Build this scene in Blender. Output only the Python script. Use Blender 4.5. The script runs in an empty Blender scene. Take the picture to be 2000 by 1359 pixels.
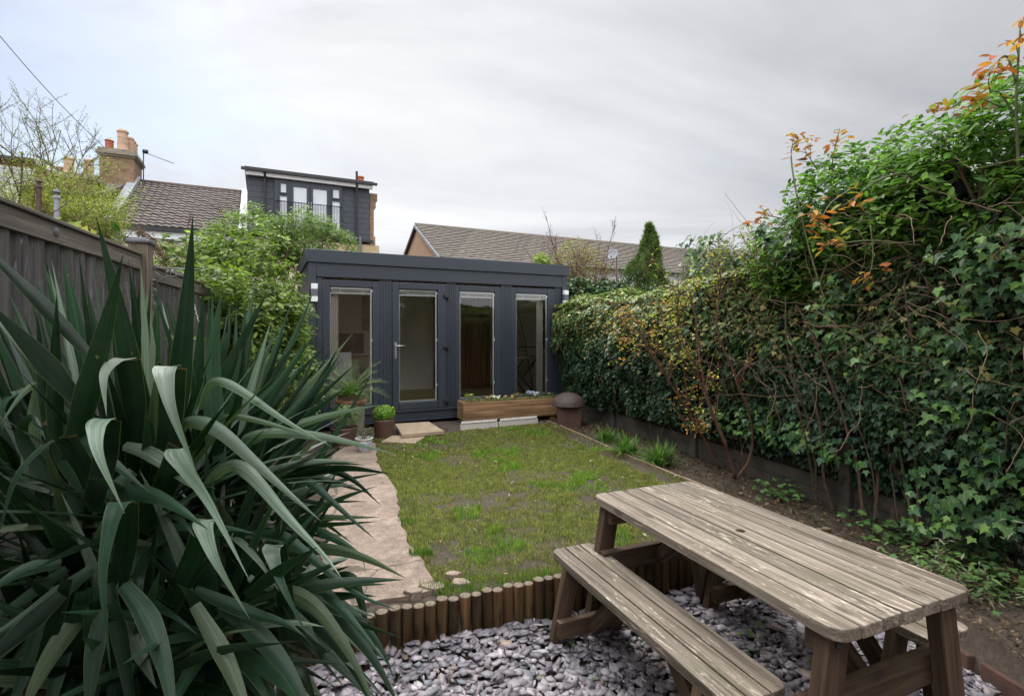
import bpy, bmesh, math, random
import numpy as np
from mathutils import Vector, Matrix
R = math.radians
random.seed(7)
rng = np.random.default_rng(11)
sc = bpy.context.scene
col = sc.collection

# ------------------------------------------------------------------ camera
EYE = 1.4
cam = bpy.data.cameras.new('camera'); cam_o = bpy.data.objects.new('camera', cam); col.objects.link(cam_o)
cam_o.location = (0, 0, EYE); cam_o.rotation_euler = (R(90), 0, 0)
cam.sensor_width = 36; cam.lens = 18; cam.shift_y = -0.01575; cam.clip_start = 0.05; cam.clip_end = 2000
sc.camera = cam_o
sc.view_settings.view_transform = 'Standard'; sc.view_settings.look = 'None'
sc.view_settings.exposure = 1.15; sc.view_settings.gamma = 1
try: sc.view_settings.use_curve_mapping = False
except Exception: pass

# ------------------------------------------------------------------ sky
SUN_EL, SUN_AZ = 48, -25          # azimuth measured from +Y towards +X
w = bpy.data.worlds.new('World'); sc.world = w; w.use_nodes = True
nt = w.node_tree; N = nt.nodes; Lk = nt.links
for n in list(N): N.remove(n)
out = N.new('ShaderNodeOutputWorld'); bg = N.new('ShaderNodeBackground'); bg.inputs[1].default_value = 0.1
sky = N.new('ShaderNodeTexSky'); sky.sky_type = 'NISHITA'; sky.sun_disc = False
sky.sun_elevation = R(SUN_EL); sky.sun_rotation = R(SUN_AZ)
tc = N.new('ShaderNodeTexCoord')
sep = N.new('ShaderNodeSeparateXYZ'); Lk.new(tc.outputs['Generated'], sep.inputs[0])
zp = N.new('ShaderNodeMath'); zp.operation = 'ADD'; zp.inputs[1].default_value = 0.22; Lk.new(sep.outputs['Z'], zp.inputs[0])
zc = N.new('ShaderNodeMath'); zc.operation = 'MAXIMUM'; zc.inputs[1].default_value = 0.08; Lk.new(zp.outputs[0], zc.inputs[0])
dx = N.new('ShaderNodeMath'); dx.operation = 'DIVIDE'; Lk.new(sep.outputs['X'], dx.inputs[0]); Lk.new(zc.outputs[0], dx.inputs[1])
dy = N.new('ShaderNodeMath'); dy.operation = 'DIVIDE'; Lk.new(sep.outputs['Y'], dy.inputs[0]); Lk.new(zc.outputs[0], dy.inputs[1])
cmb = N.new('ShaderNodeCombineXYZ'); Lk.new(dx.outputs[0], cmb.inputs[0]); Lk.new(dy.outputs[0], cmb.inputs[1])
mp = N.new('ShaderNodeMapping'); mp.inputs['Location'].default_value = (1.35, .55, 0); mp.inputs['Rotation'].default_value = (0, 0, R(28)); mp.inputs['Scale'].default_value = (0.8, 1.45, 1)
Lk.new(cmb.outputs[0], mp.inputs[0])
n1 = N.new('ShaderNodeTexNoise'); n1.inputs['Scale'].default_value = 0.62; n1.inputs['Detail'].default_value = 7; n1.inputs['Roughness'].default_value = 0.55; n1.inputs['Distortion'].default_value = 0.5
Lk.new(mp.outputs[0], n1.inputs['Vector'])
cr = N.new('ShaderNodeValToRGB'); Lk.new(n1.outputs['Fac'], cr.inputs[0])
e = cr.color_ramp.elements
e[0].position = 0.34; e[0].color = (2.24, 2.31, 2.50, 1)
e[1].position = 0.63; e[1].color = (3.85, 3.88, 3.97, 1)
k = e.new(0.48); k.color = (2.95, 3.01, 3.17, 1)
# brighter glow low in the middle of the sky, where the sun stands behind cloud
nrm = N.new('ShaderNodeVectorMath'); nrm.operation = 'DOT_PRODUCT'; Lk.new(tc.outputs['Generated'], nrm.inputs[0])
g = Vector((-0.12, 1.0, 0.22)).normalized(); nrm.inputs[1].default_value = g
mr = N.new('ShaderNodeMapRange'); mr.interpolation_type = 'SMOOTHSTEP'; Lk.new(nrm.outputs['Value'], mr.inputs[0])
mr.inputs[1].default_value = 0.72; mr.inputs[2].default_value = 1.0; mr.inputs[3].default_value = 0.97; mr.inputs[4].default_value = 1.24
gl = N.new('ShaderNodeVectorMath'); gl.operation = 'SCALE'; Lk.new(cr.outputs[0], gl.inputs[0]); Lk.new(mr.outputs[0], gl.inputs['Scale'])
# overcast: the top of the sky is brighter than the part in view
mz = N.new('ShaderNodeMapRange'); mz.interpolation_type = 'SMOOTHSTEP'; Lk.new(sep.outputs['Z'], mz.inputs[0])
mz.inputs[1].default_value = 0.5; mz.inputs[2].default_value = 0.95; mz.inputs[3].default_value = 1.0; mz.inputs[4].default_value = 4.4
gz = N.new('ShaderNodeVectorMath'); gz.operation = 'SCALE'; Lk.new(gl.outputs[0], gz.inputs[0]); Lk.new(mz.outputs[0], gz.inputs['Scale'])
# gaps of blue
n2 = N.new('ShaderNodeTexNoise'); n2.inputs['Scale'].default_value = 1.5; n2.inputs['Detail'].default_value = 6; n2.inputs['Roughness'].default_value = 0.6
mp2 = N.new('ShaderNodeMapping'); mp2.inputs['Location'].default_value = (3.1, 1.7, 0); Lk.new(cmb.outputs[0], mp2.inputs[0]); Lk.new(mp2.outputs[0], n2.inputs['Vector'])
dl = N.new('ShaderNodeVectorMath'); dl.operation = 'DOT_PRODUCT'; Lk.new(tc.outputs['Generated'], dl.inputs[0]); dl.inputs[1].default_value = Vector((-0.92, 1.0, 0.36)).normalized()
ml = N.new('ShaderNodeMapRange'); Lk.new(dl.outputs['Value'], ml.inputs[0]); ml.inputs[1].default_value = 0.86; ml.inputs[2].default_value = 1.0; ml.inputs[3].default_value = 0.0; ml.inputs[4].default_value = 0.34
ad = N.new('ShaderNodeMath'); ad.operation = 'ADD'; Lk.new(n2.outputs['Fac'], ad.inputs[0]); Lk.new(ml.outputs[0], ad.inputs[1])
mb_ = N.new('ShaderNodeMapRange'); mb_.interpolation_type = 'SMOOTHSTEP'; Lk.new(ad.outputs[0], mb_.inputs[0]); mb_.inputs[1].default_value = 0.62; mb_.inputs[2].default_value = 0.95; mb_.inputs[3].default_value = 0.0; mb_.inputs[4].default_value = 0.6
sk = N.new('ShaderNodeVectorMath'); sk.operation = 'SCALE'; Lk.new(sky.outputs[0], sk.inputs[0]); sk.inputs['Scale'].default_value = 0.72
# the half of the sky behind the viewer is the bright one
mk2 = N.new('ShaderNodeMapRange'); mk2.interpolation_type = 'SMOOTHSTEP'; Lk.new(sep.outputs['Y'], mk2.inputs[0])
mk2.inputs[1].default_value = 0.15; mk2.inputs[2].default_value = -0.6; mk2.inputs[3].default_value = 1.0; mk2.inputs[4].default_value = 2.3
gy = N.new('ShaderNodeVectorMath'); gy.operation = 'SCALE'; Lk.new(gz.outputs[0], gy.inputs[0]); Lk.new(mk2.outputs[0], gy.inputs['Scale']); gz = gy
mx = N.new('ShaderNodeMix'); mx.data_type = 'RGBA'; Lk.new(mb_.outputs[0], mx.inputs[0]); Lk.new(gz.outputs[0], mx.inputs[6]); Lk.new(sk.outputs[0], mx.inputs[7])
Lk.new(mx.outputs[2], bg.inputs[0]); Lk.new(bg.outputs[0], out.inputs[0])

sun = bpy.data.lights.new('sun', 'SUN'); sun.energy = 1.5; sun.angle = R(22); sun.color = (1.0, 0.965, 0.92)
so = bpy.data.objects.new('sun', sun); col.objects.link(so)
sd = Vector((math.sin(R(SUN_AZ))*math.cos(R(SUN_EL)), math.cos(R(SUN_AZ))*math.cos(R(SUN_EL)), math.sin(R(SUN_EL))))
so.rotation_euler = sd.to_track_quat('Z', 'Y').to_euler(); so.location = (0, 0, 12)

# ------------------------------------------------------------------ helpers
def P(px, py, Y): return Vector(((px-1000)/1000*Y, Y, EYE-(py-648)/1000*Y))
def G(px, py, z=0.0):
    Y = (EYE-z)*1000/(py-648); return Vector(((px-1000)/1000*Y, Y, z))
def tag(o, label=None, cat=None, group=None, kind=None):
    if label: o['label'] = label
    if cat: o['category'] = cat
    if group: o['group'] = group
    if kind: o['kind'] = kind
    return o
def empty(name, loc=(0, 0, 0), rz=0, label=None, cat=None, group=None):
    o = bpy.data.objects.new(name, None); col.objects.link(o); o.location = loc; o.rotation_euler = (0, 0, rz)
    o.empty_display_size = 0.1
    return tag(o, label, cat, group)
def vnoise(p, seed=0):
    """value noise on (n,k) points"""
    p = np.asarray(p, float); i = np.floor(p).astype(np.int64); f = p-i; f = f*f*(3-2*f)
    k = p.shape[1]; out_ = np.zeros(len(p))
    for c in range(2**k):
        b = np.array([(c >> j) & 1 for j in range(k)])
        q = i+b; h = np.zeros(len(p), np.int64)+seed*7919+1013
        for j in range(k): h = (h ^ (q[:, j]*[374761393, 668265263, 2147483647][j])) * 1274126177 & 0x7fffffff
        h = (h ^ (h >> 13))*1103515245 & 0x7fffffff
        v = (h & 0xffff)/65535.0
        wgt = np.prod(np.where(b, f, 1-f), axis=1); out_ += v*wgt
    return out_
def fbm(p, seed=0, o=4):
    p = np.asarray(p, float); s = 0; a = 0.5; t = 0
    for j in range(o): s = s+a*vnoise(p*2**j, seed+j); t += a; a *= 0.5
    return s/t

class MB:
    def __init__(s): s.V = []; s.F = []; s.C = []; s.n = 0
    def add(s, V, F, c=(1, 1, 1), M=None):
        if M is not None: V = [M @ Vector(v) for v in V]
        s.V += [tuple(v) for v in V]; s.F += [tuple(i+s.n for i in f) for f in F]
        s.C += [c]*len(F); s.n += len(V); return s
    def box(s, a, b, c=None, M=None, bev=0.0):
        """axis box between corners, optionally chamfered on every edge"""
        if c is None: c = (random.random(),)*3
        lo = [min(a[i], b[i]) for i in range(3)]; hi = [max(a[i], b[i]) for i in range(3)]
        if bev <= 0:
            V = [(x, y, z) for x in (lo[0], hi[0]) for y in (lo[1], hi[1]) for z in (lo[2], hi[2])]
            F = [(0, 1, 3, 2), (4, 6, 7, 5), (0, 4, 5, 1), (2, 3, 7, 6), (0, 2, 6, 4), (1, 5, 7, 3)]
            return s.add(V, F, c, M)
        bm = bmesh.new(); bmesh.ops.create_cube(bm, size=1)
        for v in bm.verts:
            v.co = Vector([(lo[i]+hi[i])/2+v.co[i]*(hi[i]-lo[i]) for i in range(3)])
        bmesh.ops.bevel(bm, geom=bm.edges[:], offset=bev, segments=2, affect='EDGES', profile=0.5)
        return s.bm(bm, c, M)
    def bm(s, bm, c=(1, 1, 1), M=None):
        bm.verts.index_update(); V = [v.co.copy() for v in bm.verts]; F = [[v.index for v in f.verts] for f in bm.faces]
        bm.free(); return s.add(V, F, c, M)
    def prism(s, pts, z0, z1, c=None, M=None, bev=0.0):
        if c is None: c = (random.random(),)*3
        bm = bmesh.new(); vs = [bm.verts.new((p[0], p[1], z0)) for p in pts]; f = bm.faces.new(vs)
        r = bmesh.ops.extrude_face_region(bm, geom=[f])
        for v in [g_ for g_ in r['geom'] if isinstance(g_, bmesh.types.BMVert)]: v.co.z = z1
        bmesh.ops.recalc_face_normals(bm, faces=bm.faces[:])
        if bev > 0:
            es = [e_ for e_ in bm.edges if abs(e_.verts[0].co.z-e_.verts[1].co.z) < 1e-6]
            bmesh.ops.bevel(bm, geom=es, offset=bev, segments=2, affect='EDGES', profile=0.5)
        return s.bm(bm, c, M)
    def tube(s, pts, r0, r1=None, k=6, c=(1, 1, 1), cap=True):
        pts = [Vector(p) for p in pts]
        if r1 is None: r1 = r0
        n = len(pts); V = []; F = []
        up = Vector((0.13, 0.21, 0.97))
        for i, p in enumerate(pts):
            t = (pts[min(i+1, n-1)]-pts[max(i-1, 0)])
            if t.length < 1e-9: t = Vector((0, 0, 1))
            t.normalize(); a = t.cross(up)
            if a.length < 0.1: a = t.cross(Vector((1, 0, 0)))
            a.normalize(); b = t.cross(a)
            rr = r0+(r1-r0)*i/max(1, n-1) if not isinstance(r0, (list, tuple)) else r0[i]
            for j in range(k):
                an = 2*math.pi*j/k; V.append(p+a*math.cos(an)*rr+b*math.sin(an)*rr)
        for i in range(n-1):
            for j in range(k):
                F.append((i*k+j, i*k+(j+1) % k, (i+1)*k+(j+1) % k, (i+1)*k+j))
        if cap: F.append(tuple(range(k-1, -1, -1))); F.append(tuple((n-1)*k+j for j in range(k)))
        return s.add(V, F, c)
    def lathe(s, prof, k=32, c=(1, 1, 1), M=None, cap=False):
        V = []; F = []
        for r, z in prof:
            for j in range(k):
                an = 2*math.pi*j/k; V.append((r*math.cos(an), r*math.sin(an), z))
        for i in range(len(prof)-1):
            for j in range(k): F.append((i*k+j, i*k+(j+1) % k, (i+1)*k+(j+1) % k, (i+1)*k+j))
        if cap: F.append(tuple(range(k-1, -1, -1))); F.append(tuple((len(prof)-1)*k+j for j in range(k)))
        return s.add(V, F, c, M)
    def build(s, name, mat, parent=None, smooth=False, label=None):
        me = bpy.data.meshes.new(name); me.from_pydata(s.V, [], s.F)
        at = me.attributes.new('tint', 'FLOAT_COLOR', 'FACE')
        at.data.foreach_set('color', np.array([(c[0], c[1], c[2], 1) for c in s.C], np.float32).ravel())
        if smooth is True: me.shade_smooth()
        elif smooth == 'auto':
            me.shade_smooth(); me.set_sharp_from_angle(angle=R(19.5))
        me.materials.append(mat); me.update()
        o = bpy.data.objects.new(name, me); col.objects.link(o)
        if parent: o.parent = parent
        if label: o['label'] = label
        return o

def npmesh(name, V, loops, starts, totals, colr, mat, parent=None, smooth=False, uv=None):
    me = bpy.data.meshes.new(name)
    me.vertices.add(len(V)); me.vertices.foreach_set('co', V.astype(np.float32).ravel())
    me.loops.add(len(loops)); me.loops.foreach_set('vertex_index', loops.astype(np.int32))
    me.polygons.add(len(starts)); me.polygons.foreach_set('loop_start', starts.astype(np.int32))
    try: me.polygons.foreach_set('loop_total', totals.astype(np.int32))
    except Exception: pass
    me.update(calc_edges=True)
    at = me.attributes.new('tint', 'FLOAT_COLOR', 'FACE')
    c = np.ones((len(starts), 4), np.float32); c[:, :3] = colr; at.data.foreach_set('color', c.ravel())
    if uv is not None:
        l = me.uv_layers.new(name='UVMap'); l.data.foreach_set('uv', uv[loops].astype(np.float32).ravel())
    if smooth: me.shade_smooth()
    me.materials.append(mat); me.validate()
    o = bpy.data.objects.new(name, me); col.objects.link(o)
    if parent: o.parent = parent
    return o
def inst(tmpl, pos, X, Y, Z, scale, colr):
    """copy a small template mesh to many places; returns arrays to join"""
    tv, tf = tmpl; tv = np.array(tv, float); n = len(pos)
    sc_ = np.asarray(scale, float)
    if sc_.ndim == 1: sc_ = sc_[:, None]*np.ones((1, 3))
    V = pos[:, None, :]+(tv[None, :, 0:1]*sc_[:, None, 0:1])*X[:, None, :]+(tv[None, :, 1:2]*sc_[:, None, 1:2])*Y[:, None, :]+(tv[None, :, 2:3]*sc_[:, None, 2:3])*Z[:, None, :]
    tl = np.concatenate([np.array(f) for f in tf]); tt = np.array([len(f) for f in tf])
    ts = np.concatenate([[0], np.cumsum(tt)[:-1]])
    loops = (tl[None, :]+np.arange(n)[:, None]*len(tv)).ravel()
    starts = (ts[None, :]+np.arange(n)[:, None]*len(tl)).ravel()
    totals = np.tile(tt, n); C = np.repeat(colr, len(tf), axis=0)
    uvt = tv[:, :2]
    return V.reshape(-1, 3), loops, starts, totals, C, np.tile(uvt, (n, 1))
def join(parts):
    V = []; L = []; S = []; T = []; C = []; U = []; vo = lo = 0
    for (v, l, s, t, c, u) in parts:
        V.append(v); L.append(l+vo); S.append(s+lo); T.append(t); C.append(c); U.append(u); vo += len(v); lo += len(l)
    return [np.concatenate(a) for a in (V, L, S, T, C, U)]
def leaves(name, tmpl, pos, nrm_, along, size, colr, mat, parent=None, smooth=False):
    X, Y, Z = frames(nrm_, along)
    v, l, s, t, c, u = inst(tmpl, pos, X, Y, Z, size, colr)
    return npmesh(name, v, l, s, t, c, mat, parent, smooth, u)
def unit(a): return a/np.maximum(np.linalg.norm(a, axis=-1, keepdims=True), 1e-9)
def frames(nrm_, along):
    Z = unit(nrm_); Y = along-(along*Z).sum(1, keepdims=True)*Z; Y = unit(Y); X = np.cross(Y, Z); return X, Y, Z
def rsph(n): return unit(rng.normal(size=(n, 3)))
def palette(n, cols, wts=None, var=0.18):
    cols = np.array(cols, float); i = rng.choice(len(cols), n, p=None if wts is None else np.array(wts)/sum(wts))
    j = rng.choice(len(cols), n, p=None if wts is None else np.array(wts)/sum(wts))
    m = rng.random((n, 1))*0.5
    c = cols[i]*(1-m)+cols[j]*m
    return c*(1+rng.normal(size=(n, 1))*var).clip(0.5, 1.6)

# leaf templates: x across, y along, z out of the face
LEAF = ([(0, 0, 0), (.20, .34, .05), (.16, .7, .03), (0, 1, -.08), (-.16, .7, .03), (-.20, .34, .05), (0, .5, -.02)],
        [(0, 1, 6), (1, 2, 6), (2, 3, 6), (3, 4, 6), (4, 5, 6), (5, 0, 6)])
LEAFN = ([(0, 0, 0), (.15, .4, .04), (0, 1, -.08), (-.15, .4, .04), (0, .45, -.01)], [(0, 1, 4), (1, 2, 4), (2, 3, 4), (3, 0, 4)])
IVY = ([(0, .12, 0), (.30, -.02, .0), (.34, .22, .05), (.56, .38, -.05), (.26, .52, .05), (.02, 1.0, -.08), (-.26, .52, .05), (-.56, .38, -.05), (-.34, .22, .05), (-.30, -.02, 0), (0, .4, -.03)],
       [(0, 1, 2, 10), (2, 3, 4, 10), (4, 5, 10), (5, 6, 10), (6, 7, 8, 10), (8, 9, 0, 10)])
QUAD = ([(0, 0, 0), (.3, .5, .06), (0, 1, 0), (-.3, .5, .06)], [(0, 1, 2), (0, 2, 3)])
BLADE = ([(-.5, 0, 0), (.5, 0, 0), (-.35, .55, .06), (.35, .55, .06), (0, 1, .28)], [(0, 1, 3, 2), (2, 3, 4)])

# ------------------------------------------------------------------ materials
def newmat(name):
    m = bpy.data.materials.new(name); m.use_nodes = True; t = m.node_tree
    return m, t, t.nodes['Principled BSDF'], t.nodes, t.links
def attr(t, name='tint'):
    a = t.nodes.new('ShaderNodeAttribute'); a.attribute_name = name; return a
def ramp(t, fac, stops):
    r = t.nodes.new('ShaderNodeValToRGB'); t.links.new(fac, r.inputs[0]); el = r.color_ramp.elements
    el[0].position, el[0].color = stops[0][0], (*stops[0][1], 1); el[1].position, el[1].color = stops[-1][0], (*stops[-1][1], 1)
    for p, c in stops[1:-1]:
        q = el.new(p); q.color = (*c, 1)
    return r
def noise(t, scale=5, detail=5, rough=0.6, vec=None, mscale=None, coord='Object', w4=None, dist=0.0):
    n = t.nodes.new('ShaderNodeTexNoise'); n.inputs['Scale'].default_value = scale; n.inputs['Detail'].default_value = detail
    n.inputs['Roughness'].default_value = rough; n.inputs['Distortion'].default_value = dist
    if w4 is not None: n.noise_dimensions = '4D'; t.links.new(w4, n.inputs['W'])
    if vec is None:
        c = t.nodes.new('ShaderNodeTexCoord'); vec = c.outputs[coord]
    if mscale:
        m = t.nodes.new('ShaderNodeMapping'); m.inputs['Scale'].default_value = mscale; t.links.new(vec, m.inputs[0]); vec = m.outputs[0]
    t.links.new(vec, n.inputs['Vector']); return n
def mixc(t, fac, a, b, mode='MIX'):
    m = t.nodes.new('ShaderNodeMix'); m.data_type = 'RGBA'; m.blend_type = mode
    for sock, v in ((m.inputs[0], fac), (m.inputs[6], a), (m.inputs[7], b)):
        if hasattr(v, 'links'): t.links.new(v, sock)
        elif isinstance(v, (int, float)): sock.default_value = v
        else: sock.default_value = (*v, 1)
    return m.outputs[2]
def mathn(t, op, a, b=0.0):
    m = t.nodes.new('ShaderNodeMath'); m.operation = op
    for i, v in enumerate((a, b)):
        if hasattr(v, 'links'): t.links.new(v, m.inputs[i])
        else: m.inputs[i].default_value = v
    return m.outputs[0]
def bump(t, b, h, strength=0.3, dist=0.01):
    n = t.nodes.new('ShaderNodeBump'); n.inputs['Strength'].default_value = strength; n.inputs['Distance'].default_value = dist
    t.links.new(h, n.inputs['Height']); t.links.new(n.outputs[0], b.inputs['Normal'])
def simple(name, c1, c2=None, scale=12, rough=0.6, bumpy=0.15, metal=0.0, tintmix=0.0):
    m, t, b, NN, LL = newmat(name)
    if c2 is None: c2 = tuple(x*0.75 for x in c1)
    n = noise(t, scale, 6, 0.65)
    r = ramp(t, n.outputs['Fac'], [(0.32, c2), (0.68, c1)])
    if tintmix:
        a = attr(t); o_ = mixc(t, tintmix, r.outputs[0], a.outputs['Color'], 'MULTIPLY')
    else: o_ = r.outputs[0]
    LL.new(o_, b.inputs['Base Color']); b.inputs['Roughness'].default_value = rough; b.inputs['Metallic'].default_value = metal
    if bumpy:
        n2_ = noise(t, scale*6, 4, 0.6); bump(t, b, n2_.outputs['Fac'], bumpy, 0.004)
    return m
def leafmat(name, rough=0.42, trans=0.3, gloss=0.5):
    m, t, b, NN, LL = newmat(name)
    a = attr(t); n = noise(t, 60, 3, 0.6)
    r = ramp(t, n.outputs['Fac'], [(0.3, (.8, .8, .8)), (0.7, (1.15, 1.15, 1.1))])
    c = mixc(t, 1.0, a.outputs['Color'], r.outputs[0], 'MULTIPLY')
    # a lighter midrib
    uvn = NN.new('ShaderNodeUVMap'); sp = NN.new('ShaderNodeSeparateXYZ'); LL.new(uvn.outputs[0], sp.inputs[0])
    ab = mathn(t, 'ABSOLUTE', sp.outputs['X']); rib = mathn(t, 'LESS_THAN', ab, 0.018)
    c = mixc(t, mathn(t, 'MULTIPLY', rib, 0.45), c, (0.30, 0.38, 0.16))
    LL.new(c, b.inputs['Base Color']); b.inputs['Roughness'].default_value = rough
    b.inputs['Specular IOR Level'].default_value = gloss
    tr = NN.new('ShaderNodeBsdfTranslucent'); LL.new(mixc(t, 1.0, c, (1.1, 1.35, .6), 'MULTIPLY'), tr.inputs[0])
    mxs = NN.new('ShaderNodeMixShader'); mxs.inputs[0].default_value = trans
    LL.new(b.outputs[0], mxs.inputs[1]); LL.new(tr.outputs[0], mxs.inputs[2]); LL.new(mxs.outputs[0], NN['Material Output'].inputs[0])
    return m
def woodmat(name, cols, wear=None, axis='X', gscale=1.0, rough=0.75, green=0.0, bstr=0.35, grain=(0.55, 1.15), tv=(0.8, 0.4)):
    """long grain along one object axis; every board gets its own offset from the tint attribute"""
    m, t, b, NN, LL = newmat(name); a = attr(t)
    off = mathn(t, 'MULTIPLY', a.outputs['Fac'], 37.0)
    st = {'X': (1.6, 40, 40), 'Y': (40, 1.6, 40), 'Z': (40, 40, 1.6)}[axis]; st = tuple(x*gscale for x in st)
    n = noise(t, 1, 6, 0.62, mscale=st, w4=off, dist=0.6)
    r = ramp(t, n.outputs['Fac'], [(0.28, cols[0]), (0.5, cols[1]), (0.72, cols[2])])
    st2 = tuple((x*3.5 if x > 2*gscale else x*1.5) for x in st)
    f = noise(t, 1, 4, 0.7, mscale=st2, w4=off)
    fr = ramp(t, f.outputs['Fac'], [(0.34, (grain[0],)*3), (0.56, (1.0,)*3), (0.7, (grain[1],)*3)])
    c = mixc(t, 1.0, r.outputs[0], fr.outputs[0], 'MULTIPLY')
    bt = mathn(t, 'ADD', mathn(t, 'MULTIPLY', a.outputs['Fac'], tv[1]), tv[0])   # board to board
    cb = NN.new('ShaderNodeCombineColor')
    for i in range(3): LL.new(bt, cb.inputs[i])
    c = mixc(t, 1.0, c, cb.outputs[0], 'MULTIPLY')
    big = noise(t, 2.3, 5, 0.6)
    if wear:                        # bleached flecks where the old coat has lifted
        stw = {'X': (9, 60, 60), 'Y': (60, 9, 60), 'Z': (60, 60, 9)}[axis]
        wv = noise(t, 1, 5, 0.75, mscale=stw, w4=off, dist=1.2)
        m1 = mathn(t, 'ADD', wv.outputs['Fac'], mathn(t, 'MULTIPLY', big.outputs['Fac'], 0.35))
        mk = NN.new('ShaderNodeMapRange'); LL.new(m1, mk.inputs[0]); mk.inputs[1].default_value = 0.76; mk.inputs[2].default_value = 0.84
        c = mixc(t, mathn(t, 'MULTIPLY', mk.outputs[0], 0.7), c, wear)
    if green:
        gn = noise(t, 3.1, 6, 0.7); gk = NN.new('ShaderNodeMapRange'); LL.new(gn.outputs['Fac'], gk.inputs[0]); gk.inputs[1].default_value = 0.5; gk.inputs[2].default_value = 0.72
        c = mixc(t, mathn(t, 'MULTIPLY', gk.outputs[0], green), c, (0.07, 0.085, 0.03))
    # knots and dark stains
    vk = NN.new('ShaderNodeTexVoronoi'); vk.inputs['Scale'].default_value = 1.0
    mpk = NN.new('ShaderNodeMapping'); cc = NN.new('ShaderNodeTexCoord'); LL.new(cc.outputs['Object'], mpk.inputs[0])
    mpk.inputs['Scale'].default_value = {'X': (3, 9, 9), 'Y': (9, 3, 9), 'Z': (9, 9, 3)}[axis]; LL.new(mpk.outputs[0], vk.inputs['Vector'])
    kk = NN.new('ShaderNodeMapRange'); LL.new(vk.outputs['Distance'], kk.inputs[0]); kk.inputs[1].default_value = 0.07; kk.inputs[2].default_value = 0.16; kk.inputs[3].default_value = 0.6; kk.inputs[4].default_value = 0.0
    c = mixc(t, kk.outputs[0], c, tuple(x*0.35 for x in cols[0]))
    LL.new(c, b.inputs['Base Color']); b.inputs['Roughness'].default_value = rough; b.inputs['Specular IOR Level'].default_value = 0.3
    bump(t, b, mathn(t, 'ADD', f.outputs['Fac'], n.outputs['Fac']), bstr, 0.004)
    return m

M_table = woodmat('weathered_table_wood', [(.058, .044, .032), (.180, .144, .108), (.32, .272, .218)], wear=(.60, .52, .41), green=0.28)
M_leg = woodmat('brown_leg_wood', [(.032, .019, .012), (.080, .048, .029), (.13, .083, .050)], green=0.25)
M_fence = woodmat('grey_fence_wood', [(.036, .033, .032), (.080, .075, .072), (.130, .124, .120)], axis='Z', gscale=.7, green=0.25, wear=(.24, .25, .26))
M_rail = woodmat('fence_rail_wood', [(.085, .070, .058), (.16, .138, .115), (.24, .20, .165)], axis='X', wear=(.42, .38, .30))
M_post = woodmat('post_wood', [(.10, .075, .052), (.17, .135, .098), (.24, .19, .14)], axis='Z', green=0.3)
M_log = woodmat('log_roll_wood', [(.016, .008, .004), (.070, .032, .012), (.15, .078, .030)], axis='Z', gscale=.6, green=0.35, grain=(.45, 1.2), tv=(.45, 1.0))
M_logtop = simple('log_end_grain', (.21, .165, .11), (.075, .058, .04), 60, .85, .4)
M_planter = woodmat('planter_wood', [(.10, .05, .022), (.27, .15, .072), (.42, .27, .15)], axis='X', gscale=.7, green=0.3, grain=(.4, 1.25))
M_floor = woodmat('interior_floor_wood', [(.34, .25, .15), (.46, .35, .22), (.55, .43, .29)], axis='X')
M_brownpanel = woodmat('brown_wood_panel', [(.14, .062, .024), (.27, .13, .052), (.38, .19, .085)], axis='Z', gscale=.5)

def anthracite():
    m, t, b, NN, LL = newmat('anthracite_cladding')
    n = noise(t, 1, 5, 0.6, mscale=(2, 2, 60)); r = ramp(t, n.outputs['Fac'], [(0.3, (.020, .027, .038)), (0.7, (.028, .036, .049))])
    n2_ = noise(t, 2.2, 5, 0.7); c = mixc(t, mathn(t, 'MULTIPLY', n2_.outputs['Fac'], 0.28), r.outputs[0], (.045, .052, .06))
    LL.new(c, b.inputs['Base Color']); b.inputs['Roughness'].default_value = 0.42; bump(t, b, n.outputs['Fac'], 0.12, 0.002); return m
M_dark = anthracite()
M_slatehung = simple('slate_hung_tiles', (.048, .055, .068), (.036, .042, .053), 3, .6, .2)
M_white = simple('white_plastic', (.78, .79, .80), (.70, .71, .72), 8, .4, 0)
M_bead = simple('white_blind_bead', (.86, .87, .87), (.80, .81, .81), 8, .5, 0)
M_black = simple('black_metal', (.018, .018, .02), None, 20, .45, .05)
M_steel = simple('brushed_steel', (.55, .55, .54), (.42, .42, .42), 30, .32, .05, metal=.9)
M_galv = simple('galvanised_metal', (.17, .175, .185), (.11, .115, .125), 9, .55, .1, metal=.35)
M_terra = simple('terracotta', (.21, .085, .045), (.14, .06, .035), 14, .8, .25)
M_brownpot = simple('brown_glazed_pot', (.10, .052, .036), (.065, .036, .027), 9, .55, .1)
M_olivepot = simple('olive_stone_pot', (.22, .21, .15), (.15, .145, .10), 10, .75, .25)
M_soil = simple('potting_soil', (.055, .037, .026), (.022, .015, .011), 60, .95, .6)
M_slab = simple('concrete_slab', (.36, .27, .18), (.25, .19, .125), 9, .85, .35)
M_edging = simple('pale_stone_edging', (.50, .46, .40), (.30, .27, .23), 40, .85, .5)
M_rust = simple('rusted_iron', (.105, .048, .034), (.05, .028, .024), 8, .8, .35)
M_rustlid = simple('rusted_lid', (.085, .058, .048), (.045, .034, .032), 10, .7, .35)
M_gravelboard = simple('concrete_gravel_board', (.095, .080, .064), (.035, .030, .025), 5, .9, .45)
M_timberedge = simple('timber_bed_edge', (.24, .165, .10), (.12, .085, .055), 20, .9, .4)
M_render = simple('cream_render', (.55, .47, .36), (.46, .39, .30), 2, .9, .1)
M_peach = simple('peach_render', (.50, .335, .215), (.44, .29, .185), 2, .9, .1)
M_ochre = simple('ochre_render', (.50, .40, .24), (.38, .30, .18), 3, .9, .2)
M_whitewall = simple('white_render', (.70, .71, .73), (.62, .63, .65), 2, .8, .05)
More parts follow.
